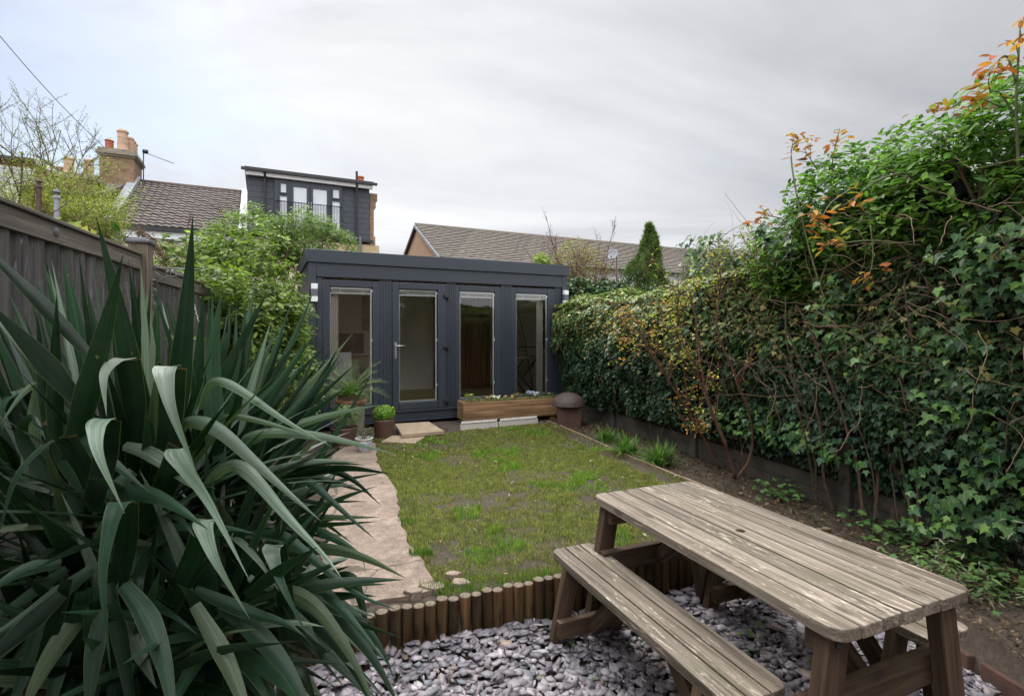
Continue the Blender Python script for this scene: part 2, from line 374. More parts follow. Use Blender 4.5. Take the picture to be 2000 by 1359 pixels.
M_lead = simple('lead_flashing', (.32, .33, .35), (.22, .23, .25), 4, .5, .1)
M_cement = simple('cement_flaunching', (.30, .26, .20), (.16, .14, .11), 6, .9, .4)
M_potbuff = simple('buff_chimney_pot', (.52, .36, .24), (.42, .28, .19), 6, .8, .1)
M_potred = simple('red_chimney_pot', (.40, .12, .06), (.30, .09, .05), 6, .8, .1)
M_bark = simple('bark', (.15, .10, .07), (.07, .048, .034), 30, .9, .5)
M_barkred = simple('reddish_bark', (.16, .075, .05), (.08, .042, .03), 30, .85, .4)
M_stemgreen = simple('green_stem', (.12, .15, .055), (.08, .085, .035), 20, .7, .2)
M_vine = simple('dry_vine', (.22, .14, .08), (.09, .055, .033), 20, .85, .3)
M_cream = simple('curtain_cloth', (.86, .84, .79), (.76, .73, .68), 8, .9, .05)
M_inwall = simple('interior_wall', (.82, .78, .71), (.78, .74, .67), 2, .9, .0)
M_shadecore = simple('foliage_shade_core', (.007, .006, .004), (.002, .003, .002), 14, 1.0, .8)  # near-black stand-in for the shade deep in foliage
M_art = simple('framed_print', (.40, .40, .38), (.16, .18, .20), 5, .5, 0)
M_leafg = leafmat('broad_leaf', .5, .38, .18)
M_ivy = leafmat('ivy_leaf', .46, .15, .26)
M_soft = leafmat('soft_leaf', .6, .35, .3)
M_petal = leafmat('petal', .6, .3, .3)
M_grass = leafmat('grass_blade', .6, .35, .25)

def rooftile(name, c1, c2, moss):
    m, t, b, NN, LL = newmat(name); a = attr(t)
    n = noise(t, 7, 6, 0.7); r = ramp(t, n.outputs['Fac'], [(0.3, c2), (0.7, c1)])
    rr = ramp(t, a.outputs['Fac'], [(0.0, (.72,)*3), (1.0, (1.25,)*3)])
    c = mixc(t, 1.0, r.outputs[0], rr.outputs[0], 'MULTIPLY')
    n2_ = noise(t, 2.1, 8, 0.75); k_ = NN.new('ShaderNodeMapRange'); LL.new(n2_.outputs['Fac'], k_.inputs[0]); k_.inputs[1].default_value = .55; k_.inputs[2].default_value = .7
    c = mixc(t, mathn(t, 'MULTIPLY', k_.outputs[0], .5), c, moss)
    LL.new(c, b.inputs['Base Color']); b.inputs['Roughness'].default_value = .85; return m
M_tile = rooftile('brown_pantile', (.105, .078, .066), (.052, .040, .036), (.13, .115, .08))
M_tile2 = rooftile('flat_brown_tile', (.18, .155, .125), (.105, .09, .075), (.16, .155, .10))
def brickmat(name, c1, c2, mortar):
    m, t, b, NN, LL = newmat(name)
    tcn = NN.new('ShaderNodeTexCoord'); sp = NN.new('ShaderNodeSeparateXYZ'); LL.new(tcn.outputs['Object'], sp.inputs[0])
    cb = NN.new('ShaderNodeCombineXYZ'); LL.new(mathn(t, 'ADD', sp.outputs['X'], sp.outputs['Y']), cb.inputs[0]); LL.new(sp.outputs['Z'], cb.inputs[1])
    br = NN.new('ShaderNodeTexBrick'); LL.new(cb.outputs[0], br.inputs['Vector']); br.inputs['Scale'].default_value = 1.0
    br.inputs['Brick Width'].default_value = .225; br.inputs['Row Height'].default_value = .075; br.inputs['Mortar Size'].default_value = .007
    br.inputs['Color1'].default_value = (*c1, 1); br.inputs['Color2'].default_value = (*c2, 1); br.inputs['Mortar'].default_value = (*mortar, 1)
    n = noise(t, 3, 7, .7); r = ramp(t, n.outputs['Fac'], [(.3, (.6,)*3), (.7, (1.2,)*3)])
    LL.new(mixc(t, 1.0, br.outputs['Color'], r.outputs[0], 'MULTIPLY'), b.inputs['Base Color']); b.inputs['Roughness'].default_value = .9
    bump(t, b, br.outputs['Fac'], -.4, .01); return m
M_brick = brickmat('yellow_stock_brick', (.30, .185, .095), (.20, .115, .06), (.22, .19, .15))
M_redbrick = brickmat('red_brick', (.33, .11, .06), (.24, .085, .05), (.26, .21, .17))

def glassmat(name, tint=(.97, .98, .98), refl=1.0):
    m, t, b, NN, LL = newmat(name); NN.remove(b)
    tr = NN.new('ShaderNodeBsdfTransparent'); tr.inputs[0].default_value = (*tint, 1)
    gl_ = NN.new('ShaderNodeBsdfGlossy'); gl_.inputs['Roughness'].default_value = .01
    n = noise(t, 1.3, 2, .5); bp = NN.new('ShaderNodeBump'); bp.inputs['Strength'].default_value = .02; bp.inputs['Distance'].default_value = .05
    LL.new(n.outputs['Fac'], bp.inputs['Height']); LL.new(bp.outputs[0], gl_.inputs['Normal'])
    fr = NN.new('ShaderNodeFresnel'); fr.inputs[0].default_value = 1.52
    f2 = mathn(t, 'MULTIPLY', fr.outputs[0], 2.0*refl)         # double glazing: two panes reflect
    ms = NN.new('ShaderNodeMixShader'); LL.new(f2, ms.inputs[0]); LL.new(tr.outputs[0], ms.inputs[1]); LL.new(gl_.outputs[0], ms.inputs[2])
    LL.new(ms.outputs[0], NN['Material Output'].inputs[0]); return m
M_glass = glassmat('window_glass')
M_farglass = simple('far_window_glass', (.62, .65, .69), (.50, .53, .58), 1.5, .15, 0)

# ------------------------------------------------------------------ ground
D0 = Vector((0.937, 0.349, 0)).normalized()          # along the log edging
LOG0 = Vector((0.0, 2.79, 0))
def logline(x): return LOG0.y+(x-LOG0.x)*D0.y/D0.x
SLATE_Z, SLATE_R, SLATE_L = -0.235, 2.16, -1.75
def slate_h(x, y):
    d_ = (LOG0.y+(x-LOG0.x)*D0.y/D0.x)-y
    return SLATE_Z+.060*np.clip(1-d_/.42, 0, 1)+.03*np.clip((.35-x)/.5, 0, 1)*np.clip(1-d_/.9, 0, 1)
def axis(lo, hi, f0, f1, st):
    a = list(np.arange(f0, f1, st)); x = f0; s = st
    while x > lo: s *= 1.35; x -= s; a.insert(0, x)
    x = a[-1]; s = st
    while x < hi: s *= 1.35; x += s; a.append(x)
    return np.array(a)
gx = axis(-600, 600, -4.2, 4.2, .04); gy = axis(-400, 900, .3, 10, .04)
XX, YY = np.meshgrid(gx, gy); pts = np.stack([XX.ravel(), YY.ravel()], 1)
near = (np.abs(pts[:, 0]) < 5) & (pts[:, 1] > 0) & (pts[:, 1] < 10.5)
hz = -.012+np.where(near, (fbm(pts*1.6, 3)-.5)*.05+(fbm(pts*11, 5)-.5)*.026, -.02)
ll = LOG0.y+(pts[:, 0]-LOG0.x)*D0.y/D0.x
insl = (pts[:, 1] < ll+.012) & (pts[:, 0] < SLATE_R+.1*fbm(pts*2, 9)) & (pts[:, 0] > SLATE_L) & (pts[:, 1] > -.2)
hz = np.where(insl, slate_h(pts[:, 0], pts[:, 1])-.03, hz)
ny, nx = XX.shape; V = np.stack([pts[:, 0], pts[:, 1], hz], 1)
I = np.arange(ny*nx).reshape(ny, nx); q = np.stack([I[:-1, :-1], I[:-1, 1:], I[1:, 1:], I[1:, :-1]], -1).reshape(-1, 4)
def soilmat():
    m, t, b, NN, LL = newmat('garden_soil')
    n = noise(t, 2.2, 8, .7); n2_ = noise(t, 34, 6, .75)
    r = ramp(t, n2_.outputs['Fac'], [(.3, (.020, .014, .010)), (.5, (.058, .040, .028)), (.66, (.10, .072, .05)), (.8, (.16, .12, .085))])
    c = mixc(t, n.outputs['Fac'], r.outputs[0], (.055, .041, .028)); LL.new(c, b.inputs['Base Color'])
    b.inputs['Roughness'].default_value = .95; bump(t, b, n2_.outputs['Fac'], .8, .02); return m
M_ground = soilmat()
gnd = npmesh('ground', V, q.ravel(), np.arange(len(q))*4, np.full(len(q), 4), np.ones((len(q), 3))*.5, M_ground, smooth=True)
tag(gnd, kind='structure')

# lawn outline (world, z = 0)
LAWN_L = [G(735, 868), G(737, 905), G(775, 960), G(780, 1010), G(798, 1060), G(832, 1110), G(868, 1163)]
EDGE = [Vector((.56, 7.95, 0)), Vector((.66, 7.70, 0)), Vector((1.0, 6.67, 0)), Vector((1.34, 5.62, 0)), Vector((1.62, 4.84, 0)), Vector((1.95, 3.9, 0)), Vector((2.14, 3.36, 0))]
LAWN = [(p.x, p.y) for p in LAWN_L]+[(2.05, logline(2.05)+.02)]+[(p.x-.01, p.y) for p in reversed(EDGE)]+[(G(900, 842).x, G(900, 842).y), (G(850, 850).x, G(850, 850).y)]
PATH = [(-2.12, 6.45), (-1.78, 6.4)]+[(p.x-.005, p.y) for p in LAWN_L]+[(-.40, 2.77), (-.52, 2.70), (-.66, 2.66), (-.80, 2.585), (-1.02, 2.64), (-1.12, 3.0), (-1.28, 3.5), (-1.5, 4.1), (-1.72, 4.8), (-1.98, 5.6)]
def inpoly(p, poly):
    x, y = p[:, 0], p[:, 1]; r = np.zeros(len(p), bool); j = len(poly)-1
    for i in range(len(poly)):
        xi, yi = poly[i]; xj, yj = poly[j]
        c = ((yi > y) != (yj > y)) & (x < (xj-xi)*(y-yi)/(yj-yi+1e-12)+xi); r ^= c; j = i
    return r
def smooth_poly(poly, step=.06, amp=.014, seed=2):
    o_ = []
    for i in range(len(poly)):
        a, b = np.array(poly[i]), np.array(poly[(i+1) % len(poly)]); n = max(1, int(np.linalg.norm(b-a)/step))
        for j in range(n): o_.append(a+(b-a)*j/n)
    o_ = np.array(o_); d = (fbm(o_*9, seed)-.5)*2*amp*2; e_ = (fbm(o_*9+50, seed)-.5)*4*amp
    return [(x+a, y+b) for (x, y), a, b in zip(o_, d, e_)]
def pathmat():
    m, t, b, NN, LL = newmat('worn_concrete_path')
    n = noise(t, 3.0, 8, .7); n2_ = noise(t, 90, 4, .7)
    r = ramp(t, n.outputs['Fac'], [(.25, (.11, .080, .060)), (.5, (.21, .158, .120)), (.75, (.30, .24, .19))])
    c = mixc(t, 1.0, r.outputs[0], ramp(t, n2_.outputs['Fac'], [(.35, (.65,)*3), (.5, (1.0,)*3), (.66, (1.35,)*3)]).outputs[0], 'MULTIPLY')
    n3_ = noise(t, 14, 6, .75); c = mixc(t, 1.0, c, ramp(t, n3_.outputs['Fac'], [(.3, (.6, .58, .55)), (.65, (1.2, 1.2, 1.2))]).outputs[0], 'MULTIPLY')
    v = NN.new('ShaderNodeTexVoronoi'); v.feature = 'DISTANCE_TO_EDGE'; v.inputs['Scale'].default_value = .5
    cc = noise(t, 4, 4, .6); co = NN.new('ShaderNodeTexCoord'); av = NN.new('ShaderNodeVectorMath'); av.operation = 'MULTIPLY_ADD'
    LL.new(cc.outputs['Color'], av.inputs[0]); av.inputs[1].default_value = (.3, .3, 0); LL.new(co.outputs['Object'], av.inputs[2]); LL.new(av.outputs[0], v.inputs['Vector'])
    cr_ = mathn(t, 'LESS_THAN', v.outputs['Distance'], .0035); c = mixc(t, mathn(t, 'MULTIPLY', cr_, .8), c, (.06, .045, .032))
    LL.new(c, b.inputs['Base Color']); b.inputs['Roughness'].default_value = .9
    bump(t, b, mathn(t, 'SUBTRACT', n2_.outputs['Fac'], cr_), .5, .006); return m
pm = MB(); M_path = pathmat()
pm.prism(smooth_poly(PATH), -.10, .012)
for (cx, cy, r_, a_) in [(-.42, 2.79, .075, .3), (-.29, 2.83, .06, 1.2), (-.52, 2.725, .05, .8), (-.34, 2.92, .045, 2.)]:   # broken lumps at the end of the path
    poly = [(cx+r_*(1.3 if i % 2 else .9)*random.uniform(.7, 1.1)*math.cos(a_+i*math.tau/7), cy+r_*.7*random.uniform(.7, 1.1)*math.sin(a_+i*math.tau/7)) for i in range(7)]
    pm.prism(poly, -.06, .026+random.uniform(-.006, .008), bev=.006)
tag(pm.build('garden_path', M_path, smooth='auto'), kind='structure')

# grass
def grass(n):
    p = np.stack([rng.uniform(-2.4, 2.3, n), rng.uniform(2.5, 8.1, n)], 1)
    inside = inpoly(p, LAWN); fringe = inpoly(p, [(-1.9, 6.7), (-1.0, 6.55), (-.45, 6.4), (-.8, 5.9), (-1.7, 6.3)])
    w_ = fbm(p*2.4, 21); v_ = fbm(p*11, 31); keep = (w_*.55+v_*.45) > rng.normal(.425, .08, n)
    edge = np.zeros(n)
    keep &= (inside | (fringe & (rng.random(n) < .5)))
    # worn soil strip along the right edge and near the log end
    dr = p[:, 0]-(.56+(7.95-p[:, 1])*.345); keep &= ~((dr > -.25) & (rng.random(n) < .72*fbm(p*3, 77)*2))
    keep &= rng.random(n) < np.clip(1.25-(p[:, 1]-2.7)/9, .4, 1)
    p = p[keep]; m = len(p); w2 = fbm(p*2.4, 51)
    tall = (fbm(p*2.8, 61) > .64)
    colr = palette(m, [(.15, .195, .032), (.22, .245, .05), (.095, .15, .024), (.33, .29, .11), (.27, .21, .09)], [4, 3.4, 2.2, 3.2, 2.2])
    colr = colr*(.45+1.1*fbm(p*26, 87))[:, None]; colr = np.where(tall[:, None], colr*np.array([.75, 1.12, .6]), colr)
    ht = rng.uniform(.008, .026, m)*(1+tall*.6)*(.5+1.1*fbm(p*14, 88)); wd = rng.uniform(.0026, .0052, m)*(1+(p[:, 1]-2.5)*.22)
    az = rng.uniform(0, math.tau, m); lean = rng.uniform(.15, 1.3, m)
    al = np.stack([np.cos(az)*lean, np.sin(az)*lean, np.ones(m)], 1)
    nn = np.stack([np.cos(az+rng.normal(0, .6, m)), np.sin(az), np.zeros(m)-.15], 1)
    X, Y, Z = frames(nn, al)
    return inst(BLADE, np.column_stack([p, np.full(m, -.004)]), X, Y, Z, np.stack([wd, ht*1.25, ht], 1), colr)
v, l, s, t_, c, u = grass(440000)
tag(npmesh('lawn_grass', v, l, s, t_, c, M_grass, uv=u), 'short patchy green and straw coloured lawn grass growing on bare soil', 'grass', kind='stuff')
# a few long tufts
tp = []
for (px, py, n, h, r_) in [(1215, 1112, 900, .10, .16), (820, 1085, 260, .07, .05), (850, 1150, 200, .06, .06), (795, 1020, 120, .05, .05), (1390, 1100, 200, .08, .06), (1060, 1130, 260, .07, .09), (960, 1142, 240, .06, .12), (905, 1160, 240, .05, .1)]:
    g0 = G(px, py); a = rng.uniform(0, math.tau, n); rr = r_*np.sqrt(rng.random(n))
    p = np.stack([g0.x+rr*np.cos(a)*1.6, g0.y+rr*np.sin(a)*.8, np.zeros(n)], 1)
    p = p[(p[:, 1] > LOG0.y+(p[:, 0])*D0.y/D0.x+.03)]; n = len(p); az = rng.uniform(0, math.tau, n); ln = rng.uniform(.2, 1.1, n)
    X, Y, Z = frames(np.stack([np.cos(az), np.sin(az), np.zeros(n)], 1), np.stack([np.cos(az)*ln, np.sin(az)*ln, np.ones(n)], 1))
    hh = h*rng.uniform(.4, 1, n); tp.append(inst(BLADE, p, X, Y, Z, np.stack([np.full(n, .0035), hh, hh], 1), palette(n, [(.09, .19, .02), (.13, .23, .03), (.06, .13, .015)])))
v, l, s, t_, c, u = join(tp)
tag(npmesh('grass_tufts', v, l, s, t_, c, M_grass, uv=u), 'long bright green grass tufts along the edge of the lawn', 'grass', kind='stuff')

# slate chippings
def chip_tmpl(k, seed):
    r = random.Random(seed); pts_ = [((.5+r.uniform(-.2, .18))*math.cos(i*math.tau/k+r.uniform(-.2, .2)), (.5+r.uniform(-.16, .16))*math.sin(i*math.tau/k+r.uniform(-.2, .2))) for i in range(k)]
    V_ = [(x, y, .5) for x, y in pts_]+[(x*1.03, y*1.03, -.5) for x, y in pts_]
    F_ = [tuple(range(k))]+[(i, i+k, (i+1) % k+k, (i+1) % k) for i in range(k)]
    return V_, F_
parts = []
for sd_ in range(14):
    n = 2100; p = np.stack([rng.uniform(SLATE_L, 2.3, n), rng.uniform(.55, 3.65, n)], 1)
    k_ = (p[:, 1] < LOG0.y+p[:, 0]*D0.y/D0.x-.055) & (p[:, 0] < SLATE_R+.06) & (p[:, 0] > -1.3); p = p[k_]; n = len(p)
    z = slate_h(p[:, 0], p[:, 1])+rng.uniform(-.012, .022, n); nn = unit(np.stack([rng.normal(0, .17, n), rng.normal(0, .17, n), np.ones(n)], 1))
    st = rng.random(n) < .05; nn[st] = unit(rng.normal(size=(st.sum(), 3))+np.array([0, 0, .3]))
    X, Y, Z = frames(nn, rsph(n)); L_ = rng.gamma(5, .0098, n).clip(.014, .10); W_ = L_*rng.uniform(.35, .85, n)
    cc = palette(n, [(.20, .178, .19), (.28, .25, .262), (.125, .11, .124), (.25, .21, .205), (.14, .145, .165), (.32, .30, .30), (.24, .17, .12)], [4, 4, 3, 1.5, 2, 1, .25], .2)
    parts.append(inst(chip_tmpl(4+sd_ % 3, sd_+5), np.column_stack([p, z]), X, Y, Z, np.stack([L_, W_, rng.uniform(.003, .008, n)], 1), cc))
v, l, s, t_, c, u = join(parts)
def stonemat():
    m, t, b, NN, LL = newmat('slate_chip'); a = attr(t); n = noise(t, 40, 5, .7)
    c_ = mixc(t, 1.0, a.outputs['Color'], ramp(t, n.outputs['Fac'], [(.3, (.72,)*3), (.7, (1.2,)*3)]).outputs[0], 'MULTIPLY')
    LL.new(c_, b.inputs['Base Color']); b.inputs['Roughness'].default_value = .62; bump(t, b, n.outputs['Fac'], .4, .004); return m
tag(npmesh('slate_chippings', v, l, s, t_, c, stonemat(), uv=u), 'loose purple grey slate chippings spread around the picnic table', 'slate chippings', kind='stuff')

# bark and litter on the beds
def litter(n, region, cols, size, flat=.35, tm=QUAD, zz=.0):
    p = np.stack([rng.uniform(region[0], region[1], n), rng.uniform(region[2], region[3], n)], 1)
    if region[4] is not None: p = p[region[4](p)]
    n = len(p); nn = unit(np.stack([rng.normal(0, flat, n), rng.normal(0, flat, n), np.ones(n)], 1)); X, Y, Z = frames(nn, rsph(n))
    s_ = rng.uniform(size[0], size[1], n)
    return inst(tm, np.column_stack([p, zz+rng.uniform(-.002, .014, n)]), X, Y, Z, np.stack([s_*rng.uniform(.4, 1.1, n), s_, s_], 1), palette(n, cols, None, .3))
def wallx(y): return 1.39+(7.95-y)*(1.36/4.35)
def edgex(y): return np.interp(-y, [-p.y for p in EDGE], [p.x for p in EDGE])
bedR = lambda p: (p[:, 0] > edgex(p[:, 1])+.02) & (p[:, 0] < wallx(p[:, 1])+.1)
bedR2 = lambda p: (p[:, 0] > SLATE_R+.03)
bedL = lambda p: (p[:, 0] < -1.15-(p[:, 1]-2.7)*.27) & (p[:, 0] > -1.2-.333*p[:, 1])
bedB = lambda p: ~inpoly(p, PATH)
bark = [(.07, .036, .022), (.12, .066, .038), (.028, .018, .012), (.20, .115, .066)]
v, l, s, t_, c, u = join([litter(19000, (.5, 3.2, 3.3, 9.0, bedR), bark, (.010, .046), .7), litter(5000, (2.1, 3.3, 1.4, 3.5, bedR2), bark, (.01, .035), .6),
    litter(5000, (-3.2, -1, 2.7, 7.2, bedL), bark, (.01, .03), .6), litter(2600, (-2.3, -.9, 6.3, 7.4, bedB), bark, (.01, .03), .6), litter(1600, (-.55, .95, 7.0, 8.4, None), bark, (.008, .024), .6),
    litter(5000, (-1.6, 2.2, 2.7, 8.0, lambda p: inpoly(p, LAWN)), [(.10, .07, .045), (.05, .035, .024), (.26, .22, .13), (.18, .14, .08)], (.006, .020), .5), litter(900, (-2.2, -.3, 2.6, 6.5, lambda p: inpoly(p, PATH) & (fbm(p*3, 5) > .5)), bark+[(.2, .17, .1)], (.004, .014), .4, QUAD, .016)])
tag(npmesh('bark_mulch', v, l, s, t_, c, M_soft, uv=u), 'dark brown bark mulch and leaf litter covering the flower beds', 'bark mulch', kind='stuff')
inl = lambda p: inpoly(p, LAWN); ins = lambda p: (p[:, 1] < 2.7+p[:, 0]*.37)
v, l, s, t_, c, u = join([litter(150, (-1.6, 2.0, 2.8, 7.6, inl), [(.42, .44, .30), (.50, .50, .38), (.26, .24, .12), (.30, .15, .08)], (.022, .052), .3, LEAF, .02),
    litter(60, (-.5, 2.1, 1.2, 3.2, ins), [(.16, .26, .05), (.10, .19, .05), (.28, .32, .12), (.26, .14, .07)], (.03, .06), .4, LEAF, SLATE_Z+.03),
    litter(34, (.2, 2.1, 1.2, 3.2, ins), [(.05, .12, .045), (.09, .18, .05), (.12, .22, .05)], (.05, .10), .35, IVY, SLATE_Z+.045),
    litter(150, (.9, 3.0, 3.4, 7.0, bedR), [(.22, .12, .065), (.16, .085, .045), (.10, .16, .045)], (.03, .06), .5, LEAF, .02),
    litter(110, (2.1, 3.2, 1.8, 3.6, bedR2), [(.06, .14, .04), (.10, .19, .05), (.22, .11, .06)], (.04, .08), .5, IVY, .03)])
tag(npmesh('fallen_leaves', v, l, s, t_, c, M_soft, uv=u), 'pale and green fallen leaves scattered over lawn, slate and beds', 'leaves', kind='stuff')

# log edging
lg = empty('log_edging', (0, 0, 0), 0, 'row of round brown log stakes holding back the lawn above the slate', 'log edging')
d = -1.32
i = 0
while d < 2.35:
    r_ = random.uniform(.027, .0315); pt = LOG0+D0*(d+r_); top = .022+random.uniform(-.008, .008)+.012*math.sin(d*2.3)
    m = MB(); cl = (random.random(),)*3
    m.lathe([(r_, -.32), (r_*1.01, -.1), (r_, top-.010), (r_*.93, top-.002)], 14, cl)
    o = m.build('log', M_log, lg, True); o.location = (pt.x, pt.y+random.uniform(-.004, .004), 0); o.rotation_euler = (random.uniform(-.02, .02), random.uniform(-.02, .02), random.uniform(0, 6))
    e_ = MB(); e_.lathe([(r_*.93, top-.002), (r_*.80, top+.001), (r_*.02, top+.002)], 14, cl, cap=True); e_.build('end_grain', M_logtop, o, False)
    d += 2*r_+.0015; i += 1

# timber edge of the bed
te = MB()
for i in range(len(EDGE)-1):
    a, b = EDGE[i], EDGE[i+1]; n = (b-a).normalized(); s_ = Vector((n.y, -n.x, 0))*-.016
    te.prism([(a.x+s_.x, a.y+s_.y), (a.x-s_.x, a.y-s_.y), (b.x-s_.x-n.x*.008, b.y-s_.y-n.y*.008), (b.x+s_.x-n.x*.008, b.y+s_.y-n.y*.008)], -.08, .028+random.uniform(-.004, .006), bev=.004)
tag(te.build('timber_edging', M_timberedge, smooth='auto'), 'low thin timber board edging between lawn and right flower bed', 'edging')
# old bricks at the edge of the slate, right
for i, (x, y, rz, dz) in enumerate([(2.235, 2.55, 1.5, 0), (2.25, 2.30, 1.65, .01), (2.24, 2.06, 1.45, -.01)]):
    b = MB(); b.box((-.105, -.05, -.2), (.105, .05, .04), bev=.008); o = b.build('brick', simple('old_brick_%d' % i, (.10, .042, .028), (.04, .026, .02), 14, .95, .5))
    o.location = (x, y, -.195+dz); o.rotation_euler = (.06, .05, rz)
    tag(o, ['old red brick at slate edge, farthest of the three', 'old red brick at slate edge, middle one', 'old red brick at slate edge, nearest of the three'][i], 'brick', 'old bricks along the slate edge')
# raised crumbly soil on that side
# ------------------------------------------------------------------ picnic table and benches
TU = Vector((.38, -.925, 0)).normalized(); TANG = math.atan2(TU.y, TU.x)     # local x = along the table towards the camera
TV = Vector((-TU.y, TU.x, 0))                                               # local y = to the right
def rounded(x0, x1, y0, y1, r, corners):
    """outline with only the given corners rounded: corners from {ll, lh, hh, hl}"""
    o_ = []
    for key, cx, cy, a0 in (('ll', x0, y0, 180), ('hl', x1, y0, 270), ('hh', x1, y1, 0), ('lh', x0, y1, 90)):
        if key in corners:
            ccx = cx+r*(1 if key[0] == 'l' else -1); ccy = cy+r*(1 if key[1] == 'l' else -1)
            for i in range(8): a = R(a0+90*i/7); o_.append((ccx+r*math.cos(a), ccy+r*math.sin(a)))
        else: o_.append((cx, cy))
    return o_
def slat_top(mb, L, W, n, gap, th, rad, hole=False):
    bw = (W-gap*(n-1))/n
    for i in range(n):
        y0 = -W/2+i*(bw+gap); y1 = y0+bw; c_ = (random.random(),)*3; dx_ = random.uniform(-.003, .003)
        if i == 0: mb.prism(rounded(-L/2, L/2, y0, y1, rad, ('ll', 'hl')), -th, 0, c_, bev=.004)
        elif i == n-1: mb.prism(rounded(-L/2, L/2, y0, y1, rad, ('lh', 'hh')), -th, 0, c_, bev=.004)
        elif hole and i == n//2:
            h = bw/2; hr = .021
            mb.prism([(-L/2+dx_, y0), (-h, y0), (-h, y1), (-L/2+dx_, y1)], -th, 0, c_, bev=.0)
            mb.prism([(h, y0), (L/2+dx_, y0), (L/2+dx_, y1), (h, y1)], -th, 0, c_, bev=.0)
            k = 24; V_ = []; F_ = []
            for z in (0, -th):
                for j in range(k):
                    a = math.tau*j/k; cx, sy = math.cos(a), math.sin(a); mxx = max(abs(cx), abs(sy)); yc = (y0+y1)/2
                    V_.append((cx*hr, yc+sy*hr, z)); V_.append((cx/mxx*h, yc+sy/mxx*h, z))
            for j in range(k):
                a, b_ = j*2, ((j+1) % k)*2
                F_.append((a, a+1, b_+1, b_)); F_.append((a+2*k, b_+2*k, b_+1+2*k, a+1+2*k)); F_.append((a, b_, b_+2*k, a+2*k)); F_.append((a+1, a+1+2*k, b_+1+2*k, b_+1))
            mb.add(V_, F_, c_)
        else: mb.prism([(-L/2+dx_, y0), (L/2+dx_, y0), (L/2+dx_, y1), (-L/2+dx_, y1)], -th, 0, c_, bev=.004)
def beam(name, p0, p1, w_, h_, mat, parent, upv=Vector((0, 0, 1)), bev=.004):
    """a bevelled timber from p0 to p1 as its own object; local x runs along it"""
    p0, p1 = Vector(p0), Vector(p1); x = (p1-p0).normalized(); y = upv.cross(x).normalized(); z = x.cross(y)
    L = (p1-p0).length; m = MB(); m.box((0, -w_/2, -h_/2), (L, w_/2, h_/2), bev=bev); o = m.build(name, mat, parent, 'auto')
    Mx = Matrix((x, y, z)).transposed().to_4x4(); Mx.translation = p0; o.matrix_local = Mx; return o
def leg(parent, xp, y0, z0, y1, z1, w_=.085, th=.045):
    return beam('leg', (xp, y0, z0), (xp, y1, z1), w_, th, M_leg, parent, Vector((1, 0, 0)))
def bolt(parent, p, nx_):
    m = MB(); m.lathe([(.0, 0), (.012, 0), (.012, .007), (.006, .013), (0, .013)], 12)
    o = m.build('bolt', M_black, parent, 'auto'); o.location = p; o.rotation_euler = (0, R(90)*nx_, 0); return o
# table
GZ = SLATE_Z+.01
tabc = TU*(-1.752)+TV*1.838
tb = empty('picnic_table', (tabc.x, tabc.y, GZ), TANG, 'weathered wooden slatted table with rounded corners and a parasol hole', 'table')
TOPZ = .5-GZ
m = MB(); slat_top(m, 1.415, .695, 7, .008, .042, .055, True); o = m.build('tabletop', M_table, tb, 'auto'); o.location = (0, 0, TOPZ)
for sx in (-1, 1):
    xp = sx*.635
    for sy in (-1, 1):
        leg(tb, xp, sy*.275, TOPZ-.044, sy*.395, 0, .095, .05)
        bolt(tb, (xp+.024*(1 if sx > 0 else -1), sy*.292, TOPZ-.075), 1 if sx > 0 else -1)
        bolt(tb, (xp+.024*(1 if sx > 0 else -1), sy*.352, .30), 1 if sx > 0 else -1)
    beam('top_rail', (xp-sx*.0485, -.315, TOPZ-.086), (xp-sx*.0485, .315, TOPZ-.086), .045, .085, M_leg, tb)
    beam('cross_rail', (xp-sx*.0485, -.36, .40), (xp-sx*.0485, .36, .40), .045, .11, M_leg, tb)
    beam('brace', (xp-sx*.075, 0, .385), (xp-sx*.37, 0, TOPZ-.075), .07, .045, M_leg, tb, Vector((0, 1, 0)))
beam('centre_batten', (0, -.30, TOPZ-.064), (0, .30, TOPZ-.064), .07, .038, M_leg, tb)
def make_bench(uc, vc, label, L=1.275):
    c_ = TU*uc+TV*vc; b = empty('bench', (c_.x, c_.y, GZ), TANG, label, 'bench', 'two slatted benches beside the table')
    SZ = .21-GZ
    m_ = MB(); slat_top(m_, L, .262, 3, .009, .042, .045); o_ = m_.build('seat', M_table, b, 'auto'); o_.location = (0, 0, SZ)
    for sx in (-1, 1):
        xp = sx*(L/2-.155)
        for sy in (-1, 1): leg(b, xp, sy*.088, SZ-.044, sy*.175, 0, .085, .045)
        beam('cross_rail', (xp-sx*.046, -.19, .115), (xp-sx*.046, .19, .115), .042, .085, M_leg, b)
        beam('brace', (xp-sx*.07, 0, .10), (xp-sx*.33, 0, SZ-.06), .07, .045, M_leg, b, Vector((0, 1, 0)))
    return b
make_bench(-1.875, 1.392, 'weathered slatted bench on the lawn side of the table, seat fully in view')
make_bench(-1.84, 2.375, 'weathered slatted bench mostly hidden behind the table next to the flower bed')

